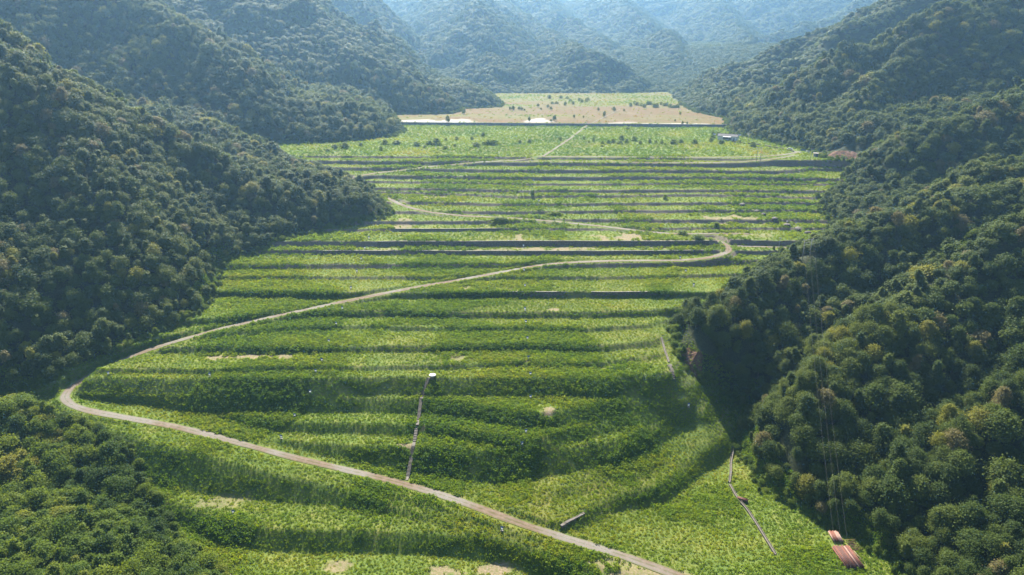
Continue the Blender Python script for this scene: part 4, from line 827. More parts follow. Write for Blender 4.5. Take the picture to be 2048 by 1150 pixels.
# ---------------------------------------------------------------- retaining walls of the terraces
WALL_LABELS = ['short dark stone retaining wall with pale coping, left of the stairs line on the upper bench', 'longest dark stone retaining wall with pale coping, below the sandy patch',
               'long dark stone retaining wall with pale coping, one bench below the longest wall', 'dark retaining wall on the left terraces below the green shrubs',
               'weedy brown stone retaining wall at mid slope, below the diagonal road', 'brown stone retaining wall at mid slope ending at the shrubs beside the right wood', 'low dark retaining wall just below the upper dirt road']
for i, (k, x0, x1) in enumerate(WALLS):
    top, zf = edge_line(k, x0, x1)
    top = [(x, y-.3, z+.05) for x, y, z in top]
    w = empty('retaining_wall', (0, 0, 0)); tag(w, WALL_LABELS[i], 'wall', 'stone retaining walls holding the terraces')
    ob, Q, nr = strip_wall('wall_face', top, zf, .42, .5, M['wall_stone'], w)
    mb = MB(); L_ = 4.0
    for a_, b_ in zip(Q[:-1:5], Q[5::5]):
        c = (a_+b_)/2; ln = np.linalg.norm(b_[:2]-a_[:2])-.04; rz = math.atan2(b_[1]-a_[1], b_[0]-a_[0])
        mb.box((c[0]+nr[0, 0]*-.12, c[1]-nr[0, 1]*.12, c[2]+.08), (ln, .5, .1), rz)
    mb.build('coping', M['pale_concrete'], w)

# low embankment across the flat floor
a_, b_ = EMBANK
xs = np.arange(a_[0]-18, b_[0]+22, 4.0)
top = [(x, 743.0-.062*x, 65.9) for x in xs]
w = empty('embankment_wall', (0, 0, 0)); tag(w, 'long low grey stone embankment crossing the flat valley floor', 'embankment')
ob, Q, nr = strip_wall('wall_face', top, [62.6]*len(xs), .55, 1.2, M['wall_grey'], w, .15)
mb = MB()
for q0, q1 in zip(Q[:-1:10], Q[10::10]):
    c = (q0+q1)/2; mb.box((c[0], c[1]+.5, c[2]+.06), (np.linalg.norm(q1[:2]-q0[:2])-.05, 1.5, .12), math.atan2(q1[1]-q0[1], q1[0]-q0[0]))
mb.build('coping', M['concrete'], w)

# stone wall stub near the lower road
a_, b_ = np.array(ENDWALL[0]), np.array(ENDWALL[1])
w = empty('stone_wall', (0, 0, 0)); tag(w, 'weathered stone wall stub poking out of the weeds just above the lower road', 'wall')
tt_ = np.linspace(0, .6, 12)
hh = 1.25-.9*tt_
pts = [(a_[0]+(b_[0]-a_[0])*t_, a_[1]+(b_[1]-a_[1])*t_, 0) for t_ in tt_]
zg = height([q[0] for q in pts], [q[1] for q in pts])
ob, Q, nr = strip_wall('wall_body', [(q[0], q[1], z+h_) for q, z, h_ in zip(pts, zg, hh)], [z-1.2 for z in zg], .08, 1.0, M['wall_stone'], w, .14, 8)
mb = MB()
for q0, q1 in zip(Q[:-1:3], Q[3::3]):
    c = (q0+q1)/2; mb.box((c[0]-nr[0, 0]*.45, c[1]-nr[0, 1]*.45, c[2]+.03), (np.linalg.norm(q1[:2]-q0[:2])-.03, .9, .12), math.atan2(q1[1]-q0[1], q1[0]-q0[0]), rx=0)
mb.build('cap_stones', M['boulder'], w)

# ---------------------------------------------------------------- stairway down the terraces
sw = empty('stairway', tuple(STAIR[0])); tag(sw, 'narrow concrete stairway running straight down the lower terraces to the road', 'stairway')
S0 = np.array(STAIR[0])
for i in range(len(STAIR)-1):
    p0 = np.array(STAIR[i]); p1 = np.array(STAIR[i+1])
    d = p1-p0; L_ = np.hypot(d[0], d[1]); rz = math.atan2(d[1], d[0])
    p0g = p0.copy(); p1g = p1.copy()
    n_ = max(2, int(abs(d[2])/.24)) if abs(d[2]) > .8 else 0
    mb = MB()
    if n_:
        for j in range(n_):
            f0 = (j+.5)/n_; c = p0+(d)*f0
            zt = float(max(height([c[0]], [c[1]])[0], c[2]))+.32
            mb.box((c[0]-S0[0], c[1]-S0[1], zt-.3-S0[2]), (L_/n_*1.02, .9, .6), rz)
        fl = mb.build('flight', M['concrete'], sw)
        for sd in (-.56, .56):
            kb = MB()
            nx_, ny_ = -math.sin(rz)*sd, math.cos(rz)*sd
            for j in range(n_):
                c = p0+d*((j+.5)/n_); zt = float(max(height([c[0]], [c[1]])[0], c[2]))+.42
                kb.box((c[0]+nx_-S0[0], c[1]+ny_-S0[1], zt-.35-S0[2]), (L_/n_*1.0, .16, .62), rz)
            kb.build('side_kerb', M['concrete'], fl)
    else:
        c = (p0+p1)/2; zt = float(height([c[0]], [c[1]])[0])+.22
        mb.box((c[0]-S0[0], c[1]-S0[1], zt-.2-S0[2]), (max(L_*.98, .5), 1.2, .4), rz); mb.build('landing', M['concrete'], sw)

# round white topped shaft at the head of the stairs
x, y = SHAFT[0]+.6, SHAFT[1]+.6; z = float(height([x], [y])[0])
sh = empty('capped_shaft', (x, y, z-.75)); tag(sh, 'round shaft with a white disc cap standing at the head of the stairway', 'shaft')
MB().lathe((0, 0, -.6), [(1.0, 0), (1.0, 2.1), (1.06, 2.12), (1.06, 2.3)], 20).build('shaft_wall', M['pale_concrete'], sh, True)
MB().lathe((0, 0, 1.72), [(1.0, 0), (1.36, .02), (1.42, .10), (1.40, .20), (1.0, .29), (.4, .33)], 28).build('cap', M['white'], sh, True)
MB().tube((0, 0, 2.05), (0, 0, 2.3), .12, .1).build('vent', M['steel'], sh)

# ---------------------------------------------------------------- monitoring posts
mp_post = MB().tube((-.34, 0, -.3), (-.34, 0, 1.55), .05, .05, 6).tube((.34, 0, -.3), (.34, 0, 1.55), .05, .05, 6).mesh('post', M['white_panel'])
mp_panel = MB().box((0, -.05, 1.62), (1.15, .06, .72), rx=R(-35)).mesh('panel', M['blue'])
mp_box = MB().box((0, .02, .85), (.7, .34, .62)).mesh('cabinet', M['white_panel'])
mp_base = MB().box((0, 0, -.05), (1.1, .8, .5)).mesh('base', M['pale_concrete'])
for i, q in enumerate(MARKS):
    o = empty('monitoring_post', (q[0], q[1], float(height([q[0]], [q[1]])[0])), rng.uniform(-.3, .3)); o.scale = (.95,)*3
    x, y = q[0], q[1]
    grp = 'monitoring posts on the terraces'
    if abs(x-5) < 8 and y < 400: lab = 'small blue and white post in the line down the middle terraces'
    elif x < -25 and 205 < y < 400: lab = 'small blue and white post in the slanting line down the left terraces'
    elif y > 440: lab = 'tiny white monitoring post on the upper terraces'
    elif x > 60: lab = 'small blue monitoring post on the terraces near the right wood'
    else: lab = 'small blue monitoring post on the bench below the lower road'
    tag(o, lab, 'marker', grp)
    for nm, me in (('post', mp_post), ('panel', mp_panel), ('cabinet', mp_box), ('base', mp_base)):
        link(bpy.data.objects.new(nm, me), o)

# ---------------------------------------------------------------- steel pipes
pipe_cache = {}
def pipe(a, b_, r, mat, label, group):
    a = np.array(a); b_ = np.array(b_); L_ = round(float(np.linalg.norm(b_-a)), 1)
    key = (L_, round(r, 2), mat)
    if key not in pipe_cache:
        pipe_cache[key] = MB().tube((0, -L_/2, 0), (0, L_/2, 0), r, r, 12, .86).mesh('steel_pipe', M[mat], True)
    o = bpy.data.objects.new('steel_pipe', pipe_cache[key]); c = (a+b_)/2; d = b_-a
    o.location = c; o.rotation_euler = (math.atan2(d[2], math.hypot(d[0], d[1])), 0, math.atan2(d[1], d[0])-math.pi/2)
    tag(link(o), label, 'pipe', group)
def pile(p0, p1, n_, r, rows, lab, grp, mats, dx0=0.0, side=1.0):
    p0 = np.array(p0); p1 = np.array(p1); d = p1-p0; L_ = np.hypot(d[0], d[1]); e = d/np.linalg.norm(d); nrm = np.array([e[1], -e[0], 0])*side
    gz = float(max(height([p0[0], p1[0], (p0[0]+p1[0])/2], [p0[1], p1[1], (p0[1]+p1[1])/2])))
    for row in range(rows):
        for j in range(n_-row):
            off = (j+row*.5)*2.06*r; sh_ = rng.uniform(-.35, .35)
            a = p0+nrm*off+e*sh_; b2 = p1+nrm*off+e*sh_; zz_ = gz+.45+r+row*r*1.75
            m_ = mats[int(rng.integers(0, len(mats)))]; lb = lab
            if row == rows-1 and j == (n_-row)*2//3 and n_ > 11: m_ = 'rust_pink'; lb = 'pale pinkish steel pipe lying on top of the large pipe stack'
            pipe((a[0], a[1], zz_), (b2[0], b2[1], zz_), r, m_, lb, grp)
pile(PILE_A2[0], PILE_A2[1], 12, .25, 2, 'rust red steel pipe in the large stack at the bottom right corner', 'pipes of the large stack', ['rust', 'rust', 'rust_dark'], side=1.0)
pile(PILE_B[0], PILE_B[1], 7, .24, 1, 'short rust red steel pipe in the smaller stack above the large one', 'pipes of the smaller stack', ['rust', 'rust', 'rust_pink'], side=1.0)
pile(PILE_C[0], PILE_C[1], 5, .15, 2, 'brown pipe in the small heap beside the concrete channel', 'pipes of the small heap', ['rust_dark', 'rust'], side=1.0)
q = LOOSE
for (a_, b_, m_, lb) in ((q[0], q[1], 'timber', 'thin yellow pole lying behind the large pipe stack'), (q[2], q[3], 'rust_pink', 'single pale pipe leaning beside the large pipe stack')):
    za = float(height([a_[0]], [a_[1]])[0]); zb = float(height([b_[0]], [b_[1]])[0])
    pipe((a_[0], a_[1], za+.7), (b_[0], b_[1], zb+.7), .09, m_, lb, 'loose pieces by the pipe stacks')
for j in range(6):
    x, y = q[1][0]-2+j*.15, q[1][1]-1-.75*j; z = float(height([x], [y])[0])
    pipe((x-1.6, y, z+.5), (x+1.6, y+.2, z+.55), .12, 'rust_dark', 'short dark pipe lying crosswise beside the pipe stacks', 'loose pieces by the pipe stacks')

# ---------------------------------------------------------------- concrete channels, steps and ditch
CH_LAB = ['pale concrete drain beside the cut bank at the right end of the terraces', 'grey concrete drain at the edge of the right wood above the brown pipe heap', 'thin concrete drain running through the weeds at the lower right']
def channel(pts, hw, wall, mat, name, lab, cat):
    P = np.array(pts); s = np.r_[0, np.cumsum(np.hypot(*np.diff(P[:, :2], axis=0).T))]
    t_ = np.arange(0, s[-1], 1.0); Q = np.stack([np.interp(t_, s, P[:, i]) for i in range(3)], -1)
    for _ in range(3): Q[1:-1] = (Q[:-2]+2*Q[1:-1]+Q[2:])/4
    Q[:, 2] = height(Q[:, 0], Q[:, 1])+.25
    for _ in range(4): Q[1:-1, 2] = (Q[:-2, 2]+2*Q[1:-1, 2]+Q[2:, 2])/4
    d = np.gradient(Q[:, :2], axis=0); d /= np.linalg.norm(d, axis=1)[:, None]; nr = np.stack([-d[:, 1], d[:, 0]], -1)
    prof = [(-hw-wall, -.8), (-hw-wall, .35), (-hw, .35), (-hw, 0.0), (hw, 0.0), (hw, .35), (hw+wall, .35), (hw+wall, -.8)]
    root = empty(name, tuple(Q[0])); tag(root, lab, cat)
    for nm, idx_ in (('channel_floor', (3, 4)), ('side_wall', (0, 1, 2, 3)), ('side_wall', (4, 5, 6, 7))):
        rows = [np.column_stack([Q[:, :2]+nr*prof[k][0], Q[:, 2]+prof[k][1]])-Q[0] for k in idx_]
        V_ = np.stack(rows, 1); me = mesh_np(nm, V_.reshape(-1, 3), grid_faces(len(t_), len(idx_))[:, ::-1], mat)
        link(bpy.data.objects.new(nm, me), root)
for pts, lab in zip(CHANNELS, CH_LAB): channel(pts, .3, .14, M['concrete'], 'drainage_channel', lab, 'drain')
p0, p1 = np.array(STEPS[0]), np.array(STEPS[1])
st = empty('stone_steps', tuple(p0)); tag(st, 'rough stone steps below the pale drain at the right end of the terraces', 'steps')
for j in range(12):
    c = p0+(p1-p0)*(j+.5)/12; z = float(height([c[0]], [c[1]])[0])
    MB().box((c[0]-p0[0]+rng.uniform(-.15, .15), c[1]-p0[1], z+.18-p0[2]), (1.9+rng.uniform(-.3, .3), abs(p1[1]-p0[1])/12*1.0, .45), rng.uniform(-.1, .1)).build('step', M['concrete'], st)

# ---------------------------------------------------------------- power poles and lines
def frame_pole(A_, B_, lab, name='power_pole'):
    o = empty(name, tuple(A_[:3])); tag(o, lab, 'power pole', 'power poles')
    a = np.array(A_[:3]); b_ = np.array(B_[:3]); h = max(A_[3], B_[3])
    top = a[2]+h
    for p in (a, b_):
        zt = top; MB().tube((p[0]-a[0], p[1]-a[1], height([p[0]], [p[1]])[0]-a[2]-.6), (p[0]-a[0], p[1]-a[1], zt-a[2]), .2, .13, 10).build('pole', M['pole'], o, True)
    d = b_-a; d[2] = 0; e = d/np.linalg.norm(d)
    c0 = -e*.9; c1 = d+e*.9
    arm = MB().tube((c0[0], c0[1], h-.25), (c1[0], c1[1], h-.25), .1, .1, 6).tube((c0[0]*.2, c0[1]*.2, h-1.6), (d[0]-c0[0]*.2, d[1]-c0[1]*.2, h-1.6), .07, .07, 6).build('crossarm', M['steel'], o)
    tips = []
    for f_ in (0.0, .5, 1.0):
        p = c0+(c1-c0)*f_; MB().lathe((p[0], p[1], h-.2), [(.06, 0), (.14, .1), (.07, .2), (.14, .3), (.05, .42)], 8).build('insulator', M['insulator'], o, True)
        tips.append((a[0]+p[0], a[1]+p[1], a[2]+h+.2))
    return tips
def single_pole(A_, lab, arm=1.6):
    o = empty('utility_pole', tuple(A_[:3])); tag(o, lab, 'power pole', 'power poles'); h = A_[3]
    MB().tube((0, 0, -.8), (0, 0, h), .17, .11, 10).build('pole', M['pole'], o, True)
    MB().box((0, 0, h-.35), (arm, .12, .12)).build('crossarm', M['steel'], o)
    for s in (-1, 0, 1):
        MB().lathe((s*arm*.45, 0, h-.29), [(.05, 0), (.11, .1), (.05, .2), (.11, .28), (.04, .36)], 8).build('insulator', M['insulator'], o, True)
    return [(A_[0]+s*arm*.45, A_[1], A_[2]+h+.1) for s in (-1, 0, 1)]
H = POLES
near_a = list(H[0]); near_a[3] = 10.5
t1 = frame_pole(near_a, [H[1][0]+.6, H[1][1]-1.5, H[1][2], 10.5], 'twin pole power frame with white crossbars on the wooded spur at right')
t2 = single_pole([H[2][0], H[2][1], float(height([H[2][0]], [H[2][1]])[0]), 8.5], 'single power pole with crossarm on the bench beside the right wood')
t3 = frame_pole(H[3], [H[4][0]+1.0, H[4][1], H[4][2], H[4][3]], 'twin pole power frame standing on the service road below the crest')
t4 = frame_pole(H[5], [H[6][0]+1.2, H[6][1]+.5, H[6][2], 9.0], 'twin pole power frame on the hill above the white house')
single_pole(H[7], 'power pole near the blue boards at the end of the crest road')
single_pole(H[8], 'power pole standing behind the parked car')
single_pole(H[9], 'power pole beside the white house')
def wire(a, b_, sag, lab):
    mb = MB(); n_ = 26; pts = []
    for i in range(n_+1):
        t_ = i/n_; pts.append((a[0]+(b_[0]-a[0])*t_, a[1]+(b_[1]-a[1])*t_, a[2]+(b_[2]-a[2])*t_-sag*4*t_*(1-t_)))
    k = 4; d = np.array(b_)-np.array(a); d /= np.linalg.norm(d); e1 = np.cross(d, (0, 0, 1)); e1 /= np.linalg.norm(e1); e2 = np.cross(d, e1)
    for p in pts:
        for j in range(k):
            q = np.array(p)+(e1*math.cos(j*math.pi/2)+e2*math.sin(j*math.pi/2))*.013; mb.v.append(tuple(q))
    for i in range(n_):
        for j in range(k): mb.f.append((i*k+j, i*k+(j+1) % k, (i+1)*k+(j+1) % k, (i+1)*k+j))
    tag(mb.build('power_line', M['wire']), lab, 'cable', 'power lines')
for i in range(3):
    wire(t1[i], t3[i], 5.0, 'thin power line between the spur frame and the crest frame')
    wire(t3[i], t4[i], 4.0, 'thin power line between the crest frame and the hill above the house')
    e_ = (88+i*1.8, 140.0, 6.0)
    wire(t1[i], e_, 4.0, 'thin power line hanging over the right wood towards the viewer')

# ---------------------------------------------------------------- house by the flat floor
a_, b_ = np.array(HOUSE[0]), np.array(HOUSE[1])
c = (a_+b_)/2; yaw = math.atan2(b_[1]-a_[1], b_[0]-a_[0])*.55
z = float(height([c[0]], [c[1]])[0])
hs = empty('house', (c[0]+1.5, c[1]+3, z), yaw); tag(hs, 'white single storey house with dark roof at the foot of the right hill', 'house')
W_, D_, HH = 17.0, 7.0, 3.6
MB().box((0, 0, .1), (W_+1.2, D_+1.2, .6)).build('plinth', M['concrete'], hs)
wl_ = MB()
wl_.box((0, D_/2, HH/2+.4), (W_, .24, HH)).box((-W_/2, 0, HH/2+.4), (.24, D_-.25, HH)).box((W_/2, 0, HH/2+.4), (.24, D_-.25, HH))
wl_.box((-W_*.36, -D_/2, HH/2+.4), (W_*.28, .24, HH)).box((W_*.36, -D_/2, HH/2+.4), (W_*.28, .24, HH)).box((0, -D_/2, HH+.05), (W_*.44-.01, .238, .7)).box((0, -D_/2, .85), (W_*.44-.01, .238, .9))
wl_.build('wall', M['white'], hs)
for x in (-2.6, 0, 2.6):
    wn_ = MB().box((x, -D_/2+.14, 2.45), (2.3, .06, 2.2)).build('window', M['glass'], hs)
    MB().box((x, -D_/2-.02, 2.45), (.1, .12, 2.2)).box((x-1.2, -D_/2-.02, 2.45), (.12, .12, 2.2)).box((x, -D_/2-.025, 3.5), (2.5, .12, .1)).build('frame', M['steel'], wn_)
dr = MB().box((W_*.36, -D_/2-.14, 1.5), (1.1, .08, 2.2)).build('door', M['rust_dark'], hs)
MB().tube((W_*.36+.4, -D_/2-.2, 1.5), (W_*.36+.4, -D_/2-.26, 1.5), .05).build('handle', M['steel'], dr)
aw = MB().box((0, -D_/2-1.1, HH+.15), (W_*.42, 2.4, .12), rx=R(9)).build('awning', M['white_panel'], hs)
for x in (-3.4, 3.4): MB().tube((x, -D_/2-2.1, .2), (x, -D_/2-2.1, HH), .06, .06, 6).build('awning_post', M['steel'], hs)
rf = MB(); rh = 1.7; ov = .6
vz = HH+.42
rf.v = [(-W_/2-ov, -D_/2-ov, vz), (W_/2+ov, -D_/2-ov, vz), (W_/2+ov, D_/2+ov, vz), (-W_/2-ov, D_/2+ov, vz), (-W_/2-ov, 0, vz+rh), (W_/2+ov, 0, vz+rh)]
rf.v += [(x, y, zz_-.18) for x, y, zz_ in rf.v]
rf.f = [(0, 1, 5, 4), (2, 3, 4, 5), (0, 4, 10, 6), (4, 3, 9, 10), (1, 7, 11, 5), (5, 11, 8, 2), (6, 10, 11, 7), (8, 11, 10, 9), (0, 6, 7, 1), (2, 8, 9, 3)]
rfo = rf.build('roof', M['dark_tile'], hs)
MB().tube((-W_/2-ov, 0, vz+rh+.02), (W_/2+ov, 0, vz+rh+.02), .14, .14, 8).build('ridge_tile', M['dark_tile'], rfo)
MB().box((4.5, 1.2, vz+rh+.1), (.6, .6, 1.2)).build('chimney', M['concrete'], rfo)
# lamp and panels by the house
for i, q in enumerate(PANELS):
    z = float(height([q[0]], [q[1]])[0]); o = empty('lamp_post', (q[0], q[1], z)); tag(o, ['lamp post with a white panel among bushes left of the white house', 'lamp post with a white panel at the right corner of the white house'][i], 'lamp post')
    MB().tube((0, 0, -.4), (0, 0, 5.6), .09, .07, 8).build('post', M['steel'], o, True)
    MB().box((0, -.2, 5.7), (2.2, .08, 1.3), rx=R(-30)).build('panel', M['white_panel'], o)
    MB().box((.9, -.3, 5.0), (.9, .3, .14)).build('lamp_head', M['white_panel'], o)
# garden wall along the house road
pts = [(x, y, 0) for x, y, _ in [q for q in dict((n, p) for n, p, w_ in ROADS)['house']]][1:]
pts = [(x-1.6, y-2.4, 0) for x, y, _ in pts]; zg = height([q[0] for q in pts], [q[1] for q in pts])
w = empty('roadside_wall', (0, 0, 0)); tag(w, 'low dark stone wall along the road to the white house', 'wall')
strip_wall('wall_face', [(q[0], q[1], z+.9) for q, z in zip(pts, zg)], [z-1.0 for z in zg], .1, .5, M['wall_stone'], w, .1)

# ---------------------------------------------------------------- parked car
x, y = CAR[0], CAR[1]; z = float(height([x], [y])[0])
car = empty('parked_car', (x, y, z+.12), R(-28)); tag(car, 'white car parked where the crest road meets the house road', 'car')
bm = bmesh.new()
prof = [(-2.25, .38), (-2.3, .8), (-2.15, 1.0), (-1.9, 1.08), (-1.55, 1.62), (.35, 1.66), (1.1, 1.12), (2.1, .98), (2.3, .72), (2.28, .38)]
vs_ = [[bm.verts.new((px_, s*(.88-(.14 if pz_ > 1.3 else 0)), pz_)) for px_, pz_ in prof] for s in (-1, 1)]
for i in range(len(prof)):
    j = (i+1) % len(prof); bm.faces.new((vs_[0][i], vs_[0][j], vs_[1][j], vs_[1][i]))
bm.faces.new(vs_[0][::-1]); bm.faces.new(vs_[1])
bmesh.ops.recalc_face_normals(bm, faces=bm.faces); bmesh.ops.bevel(bm, geom=bm.edges[:], offset=.06, segments=2, affect='EDGES')
me = bpy.data.meshes.new('body'); bm.to_mesh(me); bm.free(); me.materials.append(M['white_panel']); link(bpy.data.objects.new('body', me), car)
for s in (-1, 1):
    g_ = MB(); b0 = 0
    g_.v = [(-1.45, s*.79, 1.56), (.28, s*.79, 1.6), (.95, s*.875, 1.14), (-1.72, s*.875, 1.12)]; g_.v += [(a, b+s*.02, c_) for a, b, c_ in g_.v]
    g_.f = [(0, 1, 2, 3), (7, 6, 5, 4), (0, 4, 5, 1), (1, 5, 6, 2), (2, 6, 7, 3), (3, 7, 4, 0)]; g_.build('side_window', M['glass'], car)
g_ = MB(); g_.v = [(.42, -.68, 1.62), (.42, .68, 1.62), (1.1, .78, 1.17), (1.1, -.78, 1.17)]; g_.v += [(a+.03, b, c_+.03) for a, b, c_ in g_.v]; g_.f = [(0, 1, 2, 3), (7, 6, 5, 4), (0, 4, 5, 1), (1, 5, 6, 2), (2, 6, 7, 3), (3, 7, 4, 0)]; g_.build('windscreen', M['glass'], car)
for sx in (-1.4, 1.42):
    for s in (-1, 1):
        w_ = MB().tube((sx, s*.68, .34), (sx, s*.92, .34), .34, .34, 18).build('wheel', M['tyre'], car, False)
        MB().tube((sx, s*.9, .34), (sx, s*.935, .34), .2, .18, 12).build('rim', M['steel'], w_)
for s in (-1, 1):
    MB().box((2.27, s*.62, .78), (.1, .38, .16)).build('headlight', M['insulator'], car); MB().box((-2.26, s*.66, .92), (.1, .28, .2)).build('tail_light', M['lamp'], car)

# ---------------------------------------------------------------- boards and hut at the end of the crest road
SG = [('blue notice board on posts beside the crest road, left of its pair', 'blue', 2.6), ('blue notice board on posts beside the crest road, right of its pair', 'blue', 2.2), ('white notice board next to the blue boards', 'white_panel', 1.5), ('white notice board nearest the power pole', 'white_panel', 1.5)]
for q, (lab, m_, wd) in zip(SIGNS, SG):
    z = float(height([q[0]], [q[1]])[0]); o = empty('notice_board', (q[0], q[1], z), rng.uniform(-.2, .2)); tag(o, lab, 'sign', 'notice boards by the crest road')
    for s in (-1, 1): MB().tube((s*wd*.42, .06, -.4), (s*wd*.42, .06, 2.7), .05, .05, 6).build('post', M['steel'], o)
    MB().box((0, 0, 1.9), (wd, .08, 1.5)).build('board', M[m_], o)
x, y = HUT[0], HUT[1]; z = float(height([x], [y])[0])
ht = empty('hut', (x, y, z), R(-15)); tag(ht, 'small pale hut at the edge of the trees by the red cut bank', 'hut')
MB().box((0, 0, 1.2), (3.4, 2.6, 2.6)).build('wall', M['concrete'], ht); MB().box((0, -.1, 2.62), (3.9, 3.2, .2), rx=R(4)).build('roof', M['pale_concrete'], ht)
MB().box((-.8, -1.32, 1.0), (.9, .08, 2.0)).build('door', M['steel'], ht); MB().box((.8, -1.32, 1.5), (.9, .06, .8)).build('window', M['glass'], ht)

# ---------------------------------------------------------------- boulders on the right of the upper terraces
for i, (x, y, z, w_) in enumerate(BOULDERS):
    bm = bmesh.new(); bmesh.ops.create_icosphere(bm, subdivisions=2, radius=1.0)
    r_ = np.random.default_rng(900+i); ax = r_.uniform(.8, 1.3, 3)
    for v_ in bm.verts:
        n_ = 1+.35*float(vnoise(np.array([v_.co.x*1.4+i*7]), np.array([v_.co.y*1.4+v_.co.z*2.1]), 3)[0])-.17
        v_.co = (v_.co.x*ax[0]*n_*w_*.75, v_.co.y*ax[1]*n_*w_*.6, v_.co.z*ax[2]*n_*w_*.42)
    me = bpy.data.meshes.new('boulder'); bm.to_mesh(me); bm.free(); me.materials.append(M['boulder'])
    o = bpy.data.objects.new('boulder', me); o.location = (x, y, float(height([x], [y])[0])+.3*w_); o.rotation_euler = (0, 0, i*1.3)
    tag(link(o), 'dark boulder in the row climbing the terraces beside the right hill' if i < 8 else ['dark boulder off the row beside the right hill', 'small dark boulder on the upper right terraces'][i-8], 'boulder', 'boulders on the upper terraces')

# ---------------------------------------------------------------- cut banks of red earth
t = NT('red_earth'); P_ = t.pos(); n1_ = t.noise(.5, 6, .65, P_); n2_ = t.noise(2.2, 4, .6, P_)
c_ = t.ramp(n1_.outputs['Fac'], [(.3, (.07, .042, .03)), (.55, (.13, .075, .052)), (.75, (.19, .12, .088))]).outputs['Color']
M['red_earth'] = t.finish(t.bsdf(c_, .95, .1, bump=n2_.outputs['Fac'], bump_strength=.9, bump_dist=.5))
CUT_LAB = ['reddish bare cut bank at the foot of the hill by the hut', 'brown eroded cut bank beside the pale drain at the right end of the terraces']
for cut, lab in zip(CUTS, CUT_LAB):
    hgt = cut[-1][0]; P = np.array(cut[:-1]); s = np.r_[0, np.cumsum(np.hypot(*np.diff(P[:, :2], axis=0).T))]
    u_ = np.linspace(0, s[-1], 70); Q = np.stack([np.interp(u_, s, P[:, i]) for i in range(3)], -1)
    d = np.gradient(Q[:, :2], axis=0); d /= np.linalg.norm(d, axis=1)[:, None]; up_ = np.stack([-d[:, 1], d[:, 0]], -1)
    if float(height(Q[35:36, 0]+up_[35, 0]*5, Q[35:36, 1]+up_[35, 1]*5)[0]) < float(height(Q[35:36, 0]-up_[35, 0]*5, Q[35:36, 1]-up_[35, 1]*5)[0]): up_ = -up_
    rows = []
    for k in range(30):
        f_ = k/29; env = np.sin(np.pi*np.clip(u_/s[-1], 0, 1))**.4*(.8+.4*vnoise(u_*.25, u_*0, 3))
        off = -1.0+f_*hgt*.62*env
        x_ = Q[:, 0]+up_[:, 0]*off; y_ = Q[:, 1]+up_[:, 1]*off
        lift_ = .55*np.sin(np.pi*min(1, f_*1.04))**.35*np.minimum(1, 6*np.sin(np.pi*u_/s[-1]))
        zz_ = height(x_, y_)-.5+2.0*lift_+((vnoise(u_*.5, np.full(70, f_*5.), 8)-.5)*1.5+(vnoise(u_*1.6, np.full(70, f_*17.), 9)-.5)*.7)*lift_
        rows.append(np.column_stack([x_, y_, zz_]))
    V_ = np.stack(rows, 0)
    me = mesh_np('cut_bank', V_.reshape(-1, 3), grid_faces(30, 70), M['red_earth'], False)
    tag(link(bpy.data.objects.new('cut_bank', me)), lab, 'earth bank')

# sandy ditch at the lower left
P = np.array(DITCH); s = np.r_[0, np.cumsum(np.hypot(*np.diff(P[:, :2], axis=0).T))]
t_ = np.arange(0, s[-1], .8); Q = np.stack([np.interp(t_, s, P[:, i]) for i in range(3)], -1)
d = np.gradient(Q[:, :2], axis=0); d /= np.linalg.norm(d, axis=1)[:, None]; nr = np.stack([-d[:, 1], d[:, 0]], -1)
rows = []
wv = 1.1*(1+.5*fbm(t_, t_*0, 5., 2, 3))
for a in np.linspace(-1, 1, 7):
    x_, y_ = (Q[:, :2]+nr*(a*wv)[:, None]).T; rows.append(np.column_stack([x_, y_, height(x_, y_)+.35-.25*abs(a)]))
me = mesh_np('sandy_ditch', np.stack(rows, 1).reshape(-1, 3), grid_faces(len(t_), 7)[:, ::-1], M['pale_concrete'], True)
tag(link(bpy.data.objects.new('sandy_ditch', me)), 'pale sandy ditch winding beside the thicket at lower left', None, None, 'structure')

# ---------------------------------------------------------------- bushes and lone trees of the flat floor and terraces
bush_v = [crown_mesh('foliage', 700+i, 1.0, 1.0, -.08, 9, 420, .13, M['scrub_leaf'], 0) for i in range(4)]
tree_v = [crown_mesh('foliage', 720+i, 1.0, .85, .12, 12, 520, .11, M['tree_leaf'], .1) for i in range(3)]
BL = {'lone': 'round dark green tree standing alone on the white sand patch', 't': 'small tree on the tan ground beyond the embankment', 'f': 'small tree in the row near the left hill',
      'g': 'green bush on the grass before the embankment', 'hedge': 'long low dark green bush on the grass near the left hill', 'h': 'dark bush beside the white house',
      'm1': 'long green bush mound just below the upper dirt road', 'm2': 'wide green bush patch on the bench above the upper dirt road', 'm3': 'rounded bush beside the upper dirt road near its bend', 'm4': 'small round bush on the bench above the road bend',
      'm5': 'green bush inside the road bend above the long wall', 'm6': 'dark upright bush in the middle of the upper terraces', 'm7': 'small dark bush on the upper right terraces', 'w': 'pale bush in the belt below the far right hill', 'w2': 'pale bush on the farthest part of the flat'}
BG = {'t': 'small trees on the tan flat', 'f': 'row of small trees on the far flat', 'g': 'bushes on the grassy flat', 'h': 'bushes beside the house', 'w': 'belt of bushes on the far flat', 'w2': 'scattered bushes on the far flat'}
ucrown = {}
